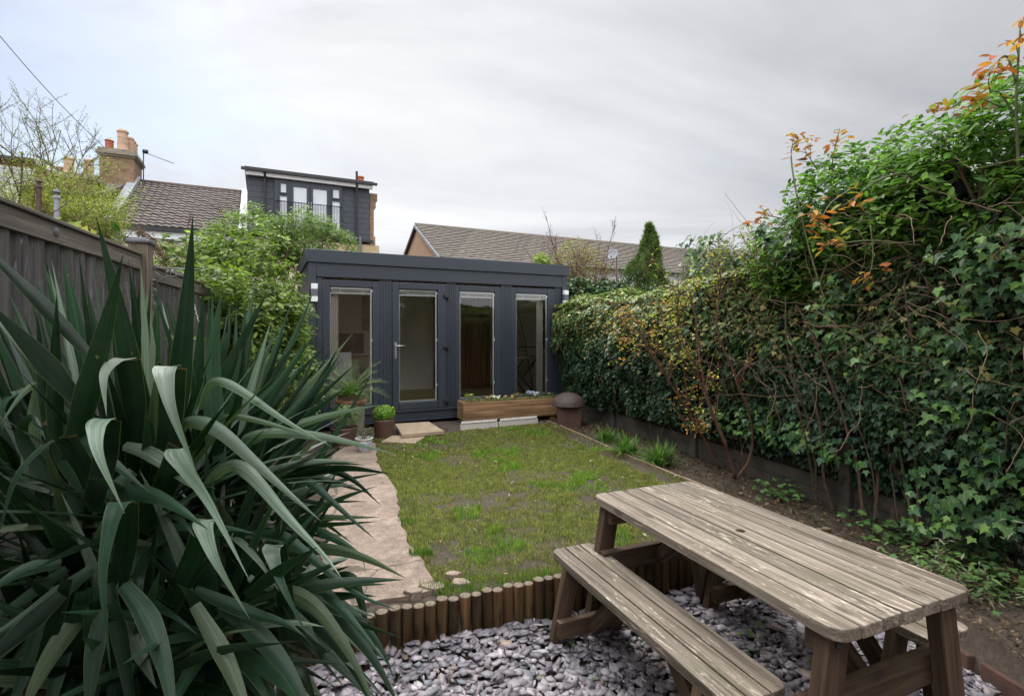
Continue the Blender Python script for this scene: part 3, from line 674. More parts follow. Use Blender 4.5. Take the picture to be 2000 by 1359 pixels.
# ------------------------------------------------------------------ left fence
FD = Vector((-.3162, .9487, 0)); FN = Vector((.9487, .3162, 0)); fang = math.atan2(FD.y, FD.x)
def fpt(Y): return Vector((-1.2-Y/3, Y, 0))
def fence_run(name, Y0, Y1, ztop, label, posts):
    a = fpt(Y0); L = (fpt(Y1)-a).length; root = empty(name, (a.x, a.y, 0), fang, label, 'fence', 'grey board fence panels along the left side')
    pm_ = MB(); x = 0
    while x < L-.02:
        w_ = .118; x1 = min(x+w_, L); c_ = (random.random(),)*3
        V_ = [(x, .012, -.2), (x1, .002, -.2), (x1, -.014, -.2), (x, -.006, -.2)]; V_ = V_+[(p[0], p[1], ztop-.055) for p in V_]
        V_ = [(p[0], p[1]-.0, p[2]) for p in V_]
        # boards lap: the right edge of each stands in front of the next
        V_ = [(x, -.004, -.2), (x1+.012, -.030, -.2), (x1+.012, -.012, -.2), (x, .006, -.2)]; V_ = V_+[(p[0], p[1], ztop-.055) for p in V_]
        pm_.add(V_, [(0, 1, 2, 3), (4, 7, 6, 5), (0, 4, 5, 1), (1, 5, 6, 2), (2, 6, 7, 3), (3, 7, 4, 0)], c_)
        x += w_-.006
    pm_.build('fence_panel', M_fence, root)
    r = MB(); r.box((0, -.038, ztop-.085), (L, .016, ztop-.006), bev=.004); r.box((0, -.05, ztop-.004), (L, .03, ztop+.012), bev=.004)
    r.build('capping_rail', M_rail, root, 'auto')
    for px_ in posts:
        p_ = MB(); p_.box((-.05, -.05, -.3), (.05, .05, 1.915), bev=.005); o_ = p_.build('post', M_post, root, 'auto'); o_.location = (px_, -.02, 0)
        cp = MB(); cp.box((-.062, -.062, 1.915), (.062, .062, 1.937), bev=.006); cp.prism([(-.05, -.05), (.05, -.05), (.05, .05), (-.05, .05)], 1.937, 1.948, bev=.006)
        cp.build('post_cap', M_galv, o_, 'auto')
    return root, L
f1, L1 = fence_run('wooden_fence', .5, 2.95, 1.845, 'near grey board fence panel behind the spiky plant with oval badge on its rail', [-.055])
bd = MB(); bd.lathe([(0, .004), (.017, .004), (.020, 0)], 20, M=Matrix.Scale(1.0, 4)); o = bd.build('badge', M_galv, f1, True)
o.location = (L1-.93, -.039, 1.805); o.rotation_euler = (R(90), 0, 0)
f2, L2 = fence_run('wooden_fence', 3.06, 5.0, 1.80, 'grey board fence panel beyond the capped post, behind hanging basket', [-.058])
f3, L3 = fence_run('wooden_fence', 5.1, 7.6, 1.80, 'farthest grey board fence panel hidden behind the leafy shrub', [-.055])

# hanging basket bracket and bucket
pb = fpt(3.03)+FN*.055
br = empty('basket_bracket', (pb.x, pb.y, 1.78), math.atan2(FN.y, FN.x)+R(-3), 'scrolled grey iron bracket fixed to the capped fence post', 'bracket')
b = MB(); b.box((0, -.008, -.30), (.006, .008, .03)); b.build('back_plate', M_galv, br)
b = MB(); b.tube([(0, 0, 0), (.27, 0, 0)], .004, k=5); b.tube([(.27, 0, 0), (.285, 0, .012), (.295, 0, .004)], .004, k=5); b.build('arm', M_galv, br, True)
def scroll(cx, cz, r0, turns, a0, sgn):
    return [(.72*cx+.8*r0*(1-i/34)*math.cos(a0+sgn*turns*math.tau*i/30), 0, cz+r0*(1-i/34)*math.sin(a0+sgn*turns*math.tau*i/30)) for i in range(31)]
b = MB()
for (cx, cz, r_, a0, sg) in [(.045, -.045, .042, 1.5, 1), (.13, -.028, .030, 2.6, -1), (.20, -.022, .024, .4, 1), (.265, -.020, .020, 2.6, -1), (.03, -.15, .026, 1.6, -1), (.025, -.22, .022, 4.6, 1)]:
    b.tube(scroll(cx, cz, r_, 1.35, a0, sg), .0032, k=5)
b.tube([(0, 0, -.12), (.04, 0, -.085), (.08, 0, -.055), (.15, 0, -.04), (.23, 0, -.004)], .0032, k=5)
b.build('scrollwork', M_galv, br, True)
hk = pb+Vector((FN.x, FN.y, 0))*.185
bk = empty('hanging_bucket', (hk.x, hk.y, 0), 0, 'grey metal bucket of moss and grass hanging on chains from the iron bracket', 'hanging planter')
BZ = 1.355
b = MB(); b.lathe([(0, BZ-.22), (.072, BZ-.22), (.080, BZ-.14), (.084, BZ-.138), (.086, BZ-.13), (.096, BZ-.01), (.101, BZ), (.097, BZ+.004), (.090, BZ-.012), (0, BZ-.018)], 36); b.build('bucket', M_galv, bk, 'auto')
n = 520; a = rng.uniform(0, math.tau, n); rr = .092*np.sqrt(rng.random(n)); p = np.stack([rr*np.cos(a), rr*np.sin(a), np.full(n, BZ-.014)], 1)
leaves('moss_and_grass', BLADE, p, rsph(n), rsph(n)*.7+np.array([0, 0, 1.]), np.stack([np.full(n, .004), rng.uniform(.02, .05, n), rng.uniform(.01, .03, n)], 1), palette(n, [(.16, .22, .04), (.10, .16, .03), (.22, .2, .07)]), M_grass, bk)
for k_ in range(3):
    a = .5+k_*math.tau/3; top = Vector((0, 0, 1.765)); bot = Vector((.094*math.cos(a), .094*math.sin(a), BZ)); ch = MB(); nL = 26
    for i in range(nL):
        c0 = top.lerp(bot, (i+.5)/nL); dv = (bot-top).normalized(); s_ = dv.cross(Vector((0, 1, 0) if i % 2 else (1, .2, 0))).normalized(); L_ = (bot-top).length/nL*.72
        ring = [c0+dv*L_*math.cos(t)+s_*.0055*math.sin(t) for t in [math.tau*j/8 for j in range(9)]]; ch.tube(ring, .0015, k=4)
    ch.build('chain', M_steel, bk, True)

# ------------------------------------------------------------------ garden room
RA = Vector((-2.84, 7.16, 0)); ANG = math.atan2(.437, .899); ca, sa = math.cos(ANG), math.sin(ANG)
def fs(px): r = (px-1000)/1000; return (2.84+7.16*r)/(ca-sa*r)
W = 4.21; DEP = 2.7; H1, H2, H3 = 2.555, 2.375, 2.175
room = empty('garden_room', RA, ANG, 'anthracite flat roofed garden room with one glazed door and three tall windows', 'garden room')
def part(name, boxes, mat=M_dark, parent=room, bev=.004, smooth='auto'):
    m_ = MB()
    for bx in boxes: m_.box(*bx, bev=bev)
    return m_.build(name, mat, parent, smooth)
part('upper_fascia', [((-.035, -.06, H2), (W+.035, -.005, H1)), ((-.035, -.004, H2), (-.003, DEP, H1)), ((W+.003, -.004, H2), (W+.035, DEP, H1))])
part('lower_fascia', [((.095, -.030, H3), (W-.095, .03, H2-.004))])
part('roof', [((-.002, -.003, 2.30), (W+.002, DEP, 2.52))], bev=0)
part('corner_post', [((-.005, -.036, .06), (.092, .12, H2-.004)), ]); part('corner_post', [((W-.092, -.036, .06), (W+.005, .12, H2-.004))])
part('side_wall', [((0, .123, .06), (.09, DEP, 2.298))], bev=0); part('side_wall', [((W-.09, .123, .06), (W, DEP, 2.298))], bev=0)
part('rear_wall', [((.092, DEP-.08, .06), (W-.092, DEP, 2.298))], bev=0)
part('plinth', [((.095, .0, .065), (W-.095, .10, .185)), ((.094, -.022, .187), (W-.094, .10, .222)), ((.093, -.012, .045), (W-.093, .09, .063))])
part('foundation', [((.10, .12, -.1), (W-.1, DEP-.1, .055))], M_soil, bev=0)
part('interior_floor', [((.092, .105, .19), (W-.092, DEP-.082, .225))], M_floor, bev=0)
part('interior_lining', [((.092, DEP-.10, .227), (W-.092, DEP-.083, 2.26)), ((.0915, .124, .227), (.105, DEP-.102, 2.26)), ((W-.105, .124, .227), (W-.0915, DEP-.102, 2.26)), ((.106, .124, 2.262), (W-.106, DEP-.102, 2.29))], M_inwall, bev=0)
ZB, ZT = .224, H3-.002
gb, gt = .335, 2.045
def grooved(x0, x1):
    w_ = x1-x0; m_ = MB(); m_.box((x0, .0, ZB), (x1, .07, ZT))
    for k_ in (.16, .40, .62, .86): m_.box((x0+w_*k_-.010, -.009, ZB), (x0+w_*k_+.010, -.0002, ZT), bev=.003)
    return m_.build('mullion', M_dark, room, 'auto')
cols_ = [(92*0+.0, 0)]
wins = [('window', 630, 740, 644, 728), ('door', 766, 871, 779, 855), ('window', 890, 978, 898, 967), ('window', 1000, 1083, 1008, 1070)]
xs = [.095]
for kind, a, b_, c_, d_ in wins: xs += [fs(a), fs(b_)]
xs.append(W-.095)
for i in range(0, len(xs), 2):
    if xs[i+1]-xs[i] > .012: grooved(xs[i]+.001, xs[i+1]-.001)
for kind, a, b_, c_, d_ in wins:
    x0, x1, g0, g1 = fs(a), fs(b_), fs(c_), fs(d_); pr = -.026 if kind == 'door' else -.006
    o = part(kind, [((x0, pr, ZB+.003), (g0, .06, ZT-.03)), ((g1, pr, ZB+.003), (x1, .06, ZT-.03)), ((g0+.0005, pr, ZB+.003), (g1-.0005, .06, gb)), ((g0+.0005, pr, gt), (g1-.0005, .06, ZT-.03))], bev=.009)
    gl_ = MB(); gl_.add([(g0+.002, .02, gb+.002), (g1-.002, .02, gb+.002), (g1-.002, .02, gt-.002), (g0+.002, .02, gt-.002)], [(0, 1, 2, 3)]); gl_.build('glass', M_glass, o)
    w_ = .017; bead = MB()
    bead.box((g1-.034, .022, gb+.02), (g1-.010, .034, gt-.015)); bead.box((g0+.010, .022, gb+.004), (g1-.010, .034, gb+.022)); bead.box((g0+.008, .022, gb+.024), (g0+.018, .034, gt-.10))
    bead.box((g0+.012, .022, gt-.098), (g1-.036, .036, gt-.080)); bead.box((g0+.012, .022, gt-.03), (g1-.036, .034, gt-.004))
    for k_ in (.22, .75): bead.box((g0+(g1-g0)*k_, .024, gt-.079), (g0+(g1-g0)*k_+.014, .030, gt-.032))
    for zz in (gb+.22, gb+.92, gt-.06): bead.box((g1-.012, .015, zz), (g1-.004, .034, zz+.035))
    bead.build('blind_frame', M_bead, o)
    hb = MB()
    for k_ in range(4): hb.box((g0+.02, .026, gt-.078+k_*.011), (g1-.045, .050, gt-.074+k_*.011))
    hb.build('raised_blind', M_bead, o)
    if kind == 'door':
        for zz in (2.0-.04, 1.17, .33):
            h = MB(); h.box((x1-.045, -.062, zz-.03), (x1+.02, -.027, zz+.03), bev=.006); h.box((x1+.012, -.055, zz-.075), (x1+.032, -.0265, zz+.01), bev=.004); h.build('hinge', M_black, o, 'auto')
        h = MB(); hx = x0+.045; h.box((hx-.016, -.034, 1.0), (hx+.016, -.0265, 1.24), bev=.003); h.build('handle_plate', M_steel, o, 'auto')
        h = MB(); h.tube([(hx, -.03, 1.19), (hx, -.075, 1.19), (hx+.012, -.078, 1.19), (hx+.14, -.078, 1.19)], .009, k=10); h.build('handle', M_steel, o, True)
# wall lamps on the corner posts
for px, zt, lb in ((613, 2.07, 'white up and down wall lamp on the left corner of the garden room'), (1100.5, 2.12, 'white up and down wall lamp on the right corner of the garden room')):
    s_ = fs(px); root_ = empty('wall_lamp', RA+Vector((ca*s_, sa*s_, zt))+Vector((sa, -ca, 0))*.037, ANG, lb, 'wall lamp', 'wall lamps on the garden room corners')
    zz = zt-zt
    for nm, a, b_, mt in (('top_shade', -.075, 0, M_white), ('lamp_body', -.175, -.077, M_galv), ('bottom_shade', -.25, -.177, M_white)):
        q_ = MB(); q_.box((-.042, -.07, a), (.042, 0, b_), bev=.004); q_.build(nm, mt, root_, 'auto')
def loc(x, y, z=0): return RA+Vector((ca*x-sa*y, sa*x+ca*y, z))
def inside(name, x, y, rz, label, cat, z=.225): return empty(name, loc(x, y, z), ANG+rz, label, cat)
def cloth(name, x0, x1, y, label, lean=0):
    n = 60; V_ = []; F_ = []
    for j, z in enumerate(np.linspace(.30, 2.12, 14)):
        for i in range(n): t = i/(n-1); V_.append((x0+(x1-x0)*t*(1-.15*lean*math.sin(z)), y+.02*math.sin(t*26+.3*math.sin(z*2)), z))
    for j in range(13):
        for i in range(n-1): F_.append((j*n+i, j*n+i+1, (j+1)*n+i+1, (j+1)*n+i))
    m_ = MB(); m_.add(V_, F_); o_ = m_.build(name, M_cream, None, True); o_.location = RA; o_.rotation_euler = (0, 0, ANG); tag(o_, label, 'curtain', 'cream curtains inside the garden room'); return o_
cloth('curtain', fs(645)+.01, fs(645)+.13, .13, 'cream curtain drawn to the left inside the leftmost window')
cloth('curtain', fs(1055)+.0, fs(1055)+.13, .14, 'cream curtain drawn to the right inside the rightmost window')
t = inside('wardrobe', fs(880)+.62, DEP-.42, 0, 'brown wooden panelled cupboard seen through the middle glazing', 'cupboard')
m = MB(); m.box((-.10, 0, 0), (1.05, .3, 1.95)); m.build('carcass', M_brownpanel, t)
for xx in (-.08, .49):
    q_ = MB(); q_.box((xx, -.02, .03), (xx+.54, -.002, 1.92), bev=.004); q_.build('cupboard_door', M_brownpanel, t, 'auto')
t = inside('folding_table', fs(1037)+.15, .75, 0, 'small wood topped folding table with crossed black metal legs', 'table')
m = MB(); m.box((-.42, -.25, .70), (.30, .25, .725), bev=.004); m.build('table_top', M_floor, t, 'auto')
for yy in (-.22, .22):
    m = MB(); m.tube([(-.34, yy, 0), (.26, yy, .70)], .012, k=8); m.build('leg', M_black, t, True); m = MB(); m.tube([(.26, yy+.012, 0), (-.34, yy+.012, .70)], .012, k=8); m.build('leg', M_black, t, True)
m = MB(); m.tube([(-.36, -.22, .02), (.28, -.22, .02)], .010, k=8); m.tube([(-.40, -.24, .90), (.28, -.24, .90), (.28, -.24, .725)], .008, k=8); m.tube([(-.40, -.24, .90), (-.40, -.24, .725)], .008, k=8); m.build('rail', M_black, t, True)
t = inside('office_chair', fs(668)+.03, .55, .3, 'white office chair standing inside the leftmost window', 'chair')
m = MB(); m.prism(rounded(-.20, .20, -.03, .03, .028, ('ll', 'lh', 'hl', 'hh')), .40, .86, bev=.01); m.build('backrest', M_white, t, 'auto')
m = MB(); m.prism(rounded(-.22, .22, .02, .44, .08, ('ll', 'lh', 'hl', 'hh')), .36, .42, bev=.01); m.build('seat', M_white, t, 'auto')
m = MB(); m.tube([(0, .22, .05), (0, .22, .36)], .03, k=10)
for k_ in range(5): a = k_*math.tau/5; m.tube([(0, .22, .07), (.26*math.cos(a), .22+.26*math.sin(a), .03)], .018, k=6)
m.build('base', M_black, t, True)
t = inside('desk', fs(700), 1.55, 0, 'pale wooden desk against the rear wall inside the garden room', 'desk')
m = MB(); m.box((-.65, 0, .70), (.62, .6, .73), bev=.004); m.build('desk_top', M_floor, t, 'auto')
for xx in (-.62, .58):
    for yy in (.03, .55): m = MB(); m.box((xx, yy, 0), (xx+.04, yy+.04, .70)); m.build('leg', M_floor, t)
t = inside('monitor', fs(712)+.02, 1.75, 0, 'black computer screen on the desk inside the leftmost window', 'computer screen', .956)
m = MB(); m.box((-.27, .0, .06), (.27, .03, .42), bev=.005); m.build('screen', M_black, t, 'auto'); m = MB(); m.box((-.03, .03, .0), (.03, .05, .2)); m.box((-.1, -.05, 0), (.1, .1, .01)); m.build('stand', M_black, t)
t = inside('framed_picture', fs(808), DEP-.125, 0, 'thin dark framed picture hanging inside behind the glazed door', 'picture', 1.45)
m = MB(); m.box((-.30, 0, 0), (.36, .012, .62)); m.build('print', M_art, t); m = MB()
for bx in (((-.32, -.01, -.02), (-.30, .013, .64)), ((.36, -.01, -.02), (.38, .013, .64)), ((-.299, -.01, -.02), (.359, .013, -.001)), ((-.299, -.01, .621), (.359, .013, .64))): m.box(*bx)
m.build('frame', M_black, t)

# ------------------------------------------------------------------ things in front of the room
def on_front(px, d=.3, z=0): return loc(fs(px), -d, z)
# wooden planter
pl = empty('wooden_planter', loc((fs(888)+fs(1069))/2-.03, -.36, 0), ANG-R(4), 'long rustic wooden trough planter full of pansies below the windows', 'planter')
PL = (fs(1069)-fs(888))*.985; 
def plank_panel(name, a, b_, mt=M_planter):
    m_ = MB(); zz = a[2]; nb = 3; h = (b_[2]-a[2])/nb
    for i in range(nb): m_.box((a[0], a[1], zz+i*h+.0015), (b_[0], b_[1], zz+(i+1)*h-.0015), bev=.004)
    return m_.build(name, mt, pl, 'auto')
plank_panel('front_board', (-PL/2, -.17, .06), (PL/2, -.135, .335)); plank_panel('rear_board', (-PL/2, .135, .06), (PL/2, .17, .335))
for sx in (-1, 1): plank_panel('end_board', (sx*PL/2-sx*.003, -.133, .06), (sx*PL/2-sx*.038, .133, .335))
m = MB(); m.box((-PL/2+.04, -.132, .1), (PL/2-.04, .132, .295)); m.build('compost', M_soil, pl)
for sx in (-1, 1): m = MB(); m.box((sx*PL*.4-.04, -.15, -.01), (sx*PL*.4+.04, .15, .058)); m.build('foot', M_planter, pl)
blooms = [(-.60, (.62, .55, .12), 'pale yellow flowered pansy at the left end of the trough', .06, 7), (-.46, (.55, .42, .30), 'small pinkish brown flowered pansy second in the trough', .0, 5), (-.32, (.35, .16, .03), 'orange and maroon pansy left of the white ones in the trough', .02, 6), (-.19, (.75, .75, .72), 'white flowered pansy in the left half of the trough', .01, 6),
          (-.04, (.50, .16, .05), 'low orange red pansy near the middle of the trough', .0, 4), (.10, (.45, .20, .04), 'orange and purple pansy at the middle of the trough', .03, 7), (.26, (.20, .20, .66), 'tall lilac blue pansy right of the middle of the trough', .06, 8), (.40, (.62, .64, .78), 'white and violet pansy right of the lilac one', .03, 6), (.53, (.55, .50, .10), 'leafy pansy with few yellow flowers near the right end', .02, 2), (.65, (.10, .2, .05), 'leafy green pansy without flowers at the right end of the trough', .05, 0)]
for bx, cc, lb, up_, nf in blooms:
    r_ = empty('pansy', pl.matrix_basis @ Vector((bx*PL/1.42, random.uniform(-.04, .04), .295)), random.uniform(0, 6), lb, 'flower', 'pansies in the wooden trough')
    n = 110; p = rng.normal(size=(n, 3))*np.array([.040, .040, .022])+np.array([0, 0, .035+up_*.4]); p[:, 2] = np.abs(p[:, 2])
    leaves('foliage', LEAF, p, unit(p+np.array([0, 0, .3]))+rsph(n)*.4, unit(p*np.array([1, 1, .3]))+rsph(n)*.3, rng.uniform(.020, .036, n), palette(n, [(.09, .19, .04), (.13, .25, .05), (.06, .13, .03)]), M_soft, r_)
    for k_ in range(nf):
        f_ = MB(); q0 = Vector((random.gauss(0, .035), random.gauss(0, .035), .07+up_+random.uniform(-.01, .02))); dn = Vector((random.uniform(-.5, .5), random.uniform(-.9, .2), .55)).normalized()
        sx_ = dn.cross(Vector((0, 0, 1))).normalized(); sy_ = dn.cross(sx_); c2 = tuple(min(1, x*random.uniform(.75, 1.2)) for x in cc)
        for j in range(5):
            a = j*math.tau/5+.3; ct = q0+(sx_*math.cos(a)+sy_*math.sin(a))*.014; V_ = [ct+dn*.002*(j % 2)]; k2 = 8
            for i in range(k2): V_.append(ct+(sx_*math.cos(i*math.tau/k2)+sy_*math.sin(i*math.tau/k2))*.016)
            f_.add(V_, [(0, i+1, (i+1) % k2+1) for i in range(k2)], c2)
        f_.add([q0+dn*.005+(sx_*math.cos(i*math.tau/6)+sy_*math.sin(i*math.tau/6))*.005 for i in range(6)], [tuple(range(6))], (.45, .30, .02) if sum(cc) > .5 else (.05, .02, .04))
        f_.tube([q0, (q0.x*.4, q0.y*.4, .01)], .0016, k=4, c=(.08, .15, .03)); f_.build('flower', M_petal, r_)
# pale rope-edge edging stones in front of the planter
for i, (pxa, pya, pxb, pyb) in enumerate([(900, 840, 974, 834), (976, 834, 1052, 827)]):
    a, b_ = G(pxa, pya), G(pxb, pyb); dv = b_-a; o = MB(); L_ = dv.length
    o.box((0, 0, -.02), (L_-.006, .045, .085), bev=.008); k_ = int(L_/.028)
    for j in range(k_):
        x = .012+j*(L_-.03)/k_; o.tube([(x, -.004, .085), (x+.026, .022, .112), (x+.030, .048, .088)], .0115, k=6, c=(.5,)*3)
    ob = o.build('edging_stone', M_edging, None, 'auto'); ob.location = a; ob.rotation_euler = (R(-8), 0, math.atan2(dv.y, dv.x))
    tag(ob, ['left pale rope topped edging stone leaning at the trough foot', 'right pale rope topped edging stone leaning at the trough foot'][i], 'edging stone', 'rope topped edging stones')
# step slabs
def slab(c4, th, z, label):
    m_ = MB(); m_.prism([(p.x, p.y) for p in c4], z-th, z, bev=.006); o_ = m_.build('paving_slab', M_slab, None, 'auto'); tag(o_, label, 'paving slab', 'loose paving slabs at the door'); return o_
zt = .075
slab([G(785, 848, zt), G(868, 841, zt), G(838, 823, zt), G(771, 827, zt)], .05, zt, 'thick buff slab propped up as a step at the glazed door')
slab([G(744, 863, .012), G(811, 866, .012), G(832, 852, .012), G(766, 851, .012)], .04, .020, 'flat buff slab in the grass before the door step')
m = MB(); sc_ = G(815, 838); m.box((-.3, -.12, -.03), (.3, .12, .024)); o = m.build('step_block', M_soil); o.location = (sc_.x, sc_.y+.10, 0); o.rotation_euler = (0, 0, ANG-.1); tag(o, 'dark support block under the propped step slab', 'block')

# rusty fire pit house
fp = G(1112, 832); ft = empty('fire_pit', (fp.x, fp.y+.12, 0), ANG-R(28), 'rusted square iron box with a domed lid at the corner of the lawn', 'fire pit')
m = MB(); m.box((-.17, -.17, -.03), (.17, .17, .315), bev=.006); m.build('box', M_rust, ft, 'auto')
m = MB(); k_ = 14; m.lathe([(.248, .292), (.252, .298)]+[(.25*math.cos(R(90*i/k_)), .302+.185*math.sin(R(90*i/k_))) for i in range(k_+1)], 44); m.lathe([(.248, .292), (.0, .316)], 44); m.build('domed_lid', M_rustlid, ft, True)

# pots
def pot(parent, prof, mat, name='pot'): m_ = MB(); m_.lathe(prof, 40); return m_.build(name, mat, parent, 'auto')
def soil(parent, r_, z): m_ = MB(); m_.lathe([(r_, z), (r_*.5, z+.012), (.001, z+.016)], 24); return m_.build('soil', M_soil, parent, True)
# palm
pY = 6.72; pc = P(686, 780, pY); palm = empty('potted_palm', (pc.x, pc.y, 0), 0, 'small feathery date palm in a tall olive pot with terracotta rim', 'potted plant')
rz_ = pc.z
pot(palm, [(0, 0), (.145, 0), (.165, .1), (.175, rz_-.055)], M_olivepot); pot(palm, [(.176, rz_-.058), (.195, rz_-.05), (.200, rz_-.02), (.195, rz_), (.178, rz_), (.170, rz_-.05), (.0, rz_-.06)], M_terra, 'pot_rim'); soil(palm, .168, rz_-.045)
m = MB(); m.lathe([(.035, rz_-.05), (.042, rz_), (.03, rz_+.08), (.012, rz_+.13)], 12); m.build('trunk', M_bark, palm, True)
fr_ = MB(); PLp = []; PLn = []; PLa = []; PLs = []
for i, (az, el, L_) in enumerate([(10, 62, .55), (55, 50, .5), (-20, 38, .56), (-48, 12, .50), (150, 55, .52), (175, 30, .52), (200, 48, .46), (120, 70, .5), (-80, 45, .42), (240, 22, .40), (80, 78, .42), (-8, 18, .52), (165, 8, .42)]):
    d_ = Vector((math.cos(R(az))*math.cos(R(el)), math.sin(R(az))*math.cos(R(el)), math.sin(R(el)))); p = Vector((0, 0, rz_+.08)); ptl = [p.copy()]
    for j in range(16): p = p+d_*L_/16; d_ = (d_+Vector((0, 0, -.055))).normalized(); ptl.append(p.copy())
    fr_.tube(ptl, .005, .0015, k=5, c=(.16, .20, .07))
    for j in range(3, 17):
        tdir = (ptl[min(j+1, 16)]-ptl[j-1]).normalized(); sd2 = tdir.cross(Vector((0, 0, 1))).normalized()
        for q in (0,):
            for sg in (-1, 1):
                pos_ = ptl[j].lerp(ptl[j-1], q); PLp.append(pos_); a_ = (sd2*sg*1.0+tdir*.75+Vector((0, 0, .35))); PLa.append(a_); PLn.append(tdir.cross(a_)*sg+Vector((0, 0, .1))); PLs.append(.17*(1-abs(j-8)/13)*random.uniform(.85, 1.1))
fr_.build('frond_stems', M_stemgreen, palm, True)
n = len(PLp); s_ = np.array(PLs)*.82
leaves('fronds', LEAFN, np.array(PLp), np.array(PLn), np.array(PLa), np.stack([s_*.26, s_*1.15, s_], 1), palette(n, [(.15, .21, .09), (.10, .17, .06), (.20, .26, .13)]), M_soft, palm)
n = 130; a = rng.uniform(0, math.tau, n); al = np.stack([np.cos(a)*.45, np.sin(a)*.45, np.ones(n)], 1)
leaves('new_shoots', LEAFN, np.tile([[0, 0, rz_+.05]], (n, 1))+rng.normal(size=(n, 3))*.02, rsph(n), al, np.stack([rng.uniform(.03, .05, n), rng.uniform(.12, .24, n), np.full(n, .1)], 1), palette(n, [(.16, .32, .04), (.12, .25, .04)]), M_soft, palm)
# brown pot with silvery herb
def bushy(parent, n, c0, rad, tm, size, cols, mat=M_soft, up_=.6, shell=.4, name='foliage'):
    d_ = rsph(n); rr = (shell+(1-shell)*rng.random((n, 1))**.6); p = np.array(c0)+d_*rr*np.array(rad)
    s2 = rng.uniform(size[0], size[1], n)
    return leaves(name, tm, p, d_+rsph(n)*.6, d_+np.array([0, 0, up_])+rsph(n)*.35, s2, palette(n, cols), mat, parent)
c0 = P(672, 850, 6.32); t = empty('potted_herb', (c0.x, c0.y, 0), 0, 'brown pot of silvery feathery herb in front of the palm pot', 'potted plant')
pot(t, [(0, 0), (.135, 0), (.155, .17), (.165, .215), (.160, .23), (.150, .215), (0, .20)], M_brownpot); soil(t, .15, .205)
bushy(t, 1500, (.02, 0, .36), (.20, .16, .14), LEAFN, (.03, .055), [(.20, .27, .13), (.27, .33, .18), (.14, .19, .09)], up_=1.2, shell=.1)
# white blue painted pot
c0 = P(711, 860, 5.98); t = empty('potted_shrublet', (c0.x, c0.y, 0), 0, 'small white china pot with blue painted pattern and a straggly plant', 'potted plant')
def chinamat():
    m_, tt, b_, NN, LL = newmat('blue_white_china'); n = noise(tt, 22, 5, .7, dist=1.5)
    r = ramp(tt, n.outputs['Fac'], [(.44, (.62, .62, .60)), (.50, (.16, .19, .36)), (.56, (.10, .12, .26)), (.60, (.60, .60, .58))])
    co = NN.new('ShaderNodeTexCoord'); sp = NN.new('ShaderNodeSeparateXYZ'); LL.new(co.outputs['Object'], sp.inputs[0])
    k1 = mathn(tt, 'GREATER_THAN', sp.outputs['Z'], .045); k2 = mathn(tt, 'LESS_THAN', sp.outputs['Z'], .135)
    LL.new(mixc(tt, mathn(tt, 'MULTIPLY', k1, k2), (.60, .60, .56), r.outputs[0]), b_.inputs['Base Color']); b_.inputs['Roughness'].default_value = .25; return m_
pot(t, [(0, -.01), (.055, -.01), (.062, .01), (.085, .05), (.092, .11), (.088, .135), (.103, .155), (.103, .165), (.090, .165), (.080, .14), (0, .135)], chinamat()); soil(t, .08, .14)
bushy(t, 260, (0, 0, .23), (.12, .10, .08), LEAF, (.015, .03), [(.14, .15, .10), (.22, .20, .16), (.10, .12, .07)], shell=.2)
m = MB()
for k_ in range(16): a = random.uniform(0, 6.28); m.tube([(0, 0, .14), (.05*math.cos(a), .05*math.sin(a), .2), (.11*math.cos(a), .1*math.sin(a), .27)], .002, .001, k=4)
m.build('stems', M_bark, t)
# green succulent pot
c0 = P(750, 843, 6.85); t = empty('potted_succulent', (c0.x, c0.y, 0), 0, 'brown pot with a bright lime green bushy succulent by the step', 'potted plant')
pot(t, [(0, 0), (.115, 0), (.13, .16), (.138, .225), (.132, .235), (.125, .22), (0, .21)], M_brownpot); soil(t, .125, .21)
bushy(t, 1300, (0, 0, .31), (.145, .13, .11), LEAF, (.022, .042), [(.22, .38, .05), (.30, .46, .08), (.15, .28, .04)], up_=.8, shell=.35)

# ------------------------------------------------------------------ right boundary: concrete fence under ivy
WD = Vector((1.36, -4.35, 0)).normalized(); WN = Vector((-4.35, -1.36, 0)).normalized(); W0 = Vector((1.39, 7.95, 0)); wang = math.atan2(WD.y, WD.x)
cf = empty('concrete_fence', W0-WD*1.4, wang, 'concrete base panels and posts of the ivy covered fence on the right', 'fence')
xx = 0
while xx < 8.2:
    m = MB(); m.box((xx+.055, -.02, -.1), (xx+1.795, .02, .10), bev=.004); m.box((xx+.055, -.022, .104), (xx+1.795, .018, .33), bev=.004); m.build('gravel_board', M_gravelboard, cf, 'auto')
    m = MB(); m.box((xx-.05, -.06, -.2), (xx+.05, .05, 1.85), bev=.008); m.build('post', M_gravelboard, cf, 'auto')
    m = MB(); m.box((xx+.055, -.01, .335), (xx+1.795, .012, 1.80)); m.build('fence_panel', M_fence, cf)
    xx += 1.85
def wpt(s_, off, z):     # arrays: distance along the wall from its far end, offset into the garden, height
    return np.stack([W0.x+WD.x*(s_-1.4)+WN.x*off, W0.y+WD.y*(s_-1.4)+WN.y*off, z], 1)
WNa = np.array([WN.x, WN.y, 0.])
def ivy_off(s_, z):
    q = np.stack([s_*1.1, z*1.3], 1); base = .05+(.32-.12*np.clip((s_-3)/2, 0, 1))*np.clip((z-.15)/1.1, 0, 1)**.75
    return base+(fbm(q, 41)-.5)*.30+(fbm(q*4, 43)-.5)*.10
def hedge_top(s_): return 1.86+.10*(fbm(np.stack([s_*1.5, s_*0], 1), 12)-.5)*2+.14*np.clip((s_-4)/1.5, 0, 1)
ivyroot = empty('ivy_hedge', W0-WD*1.4, 0, 'dense dark green ivy hedge hanging over the right fence', 'hedge')
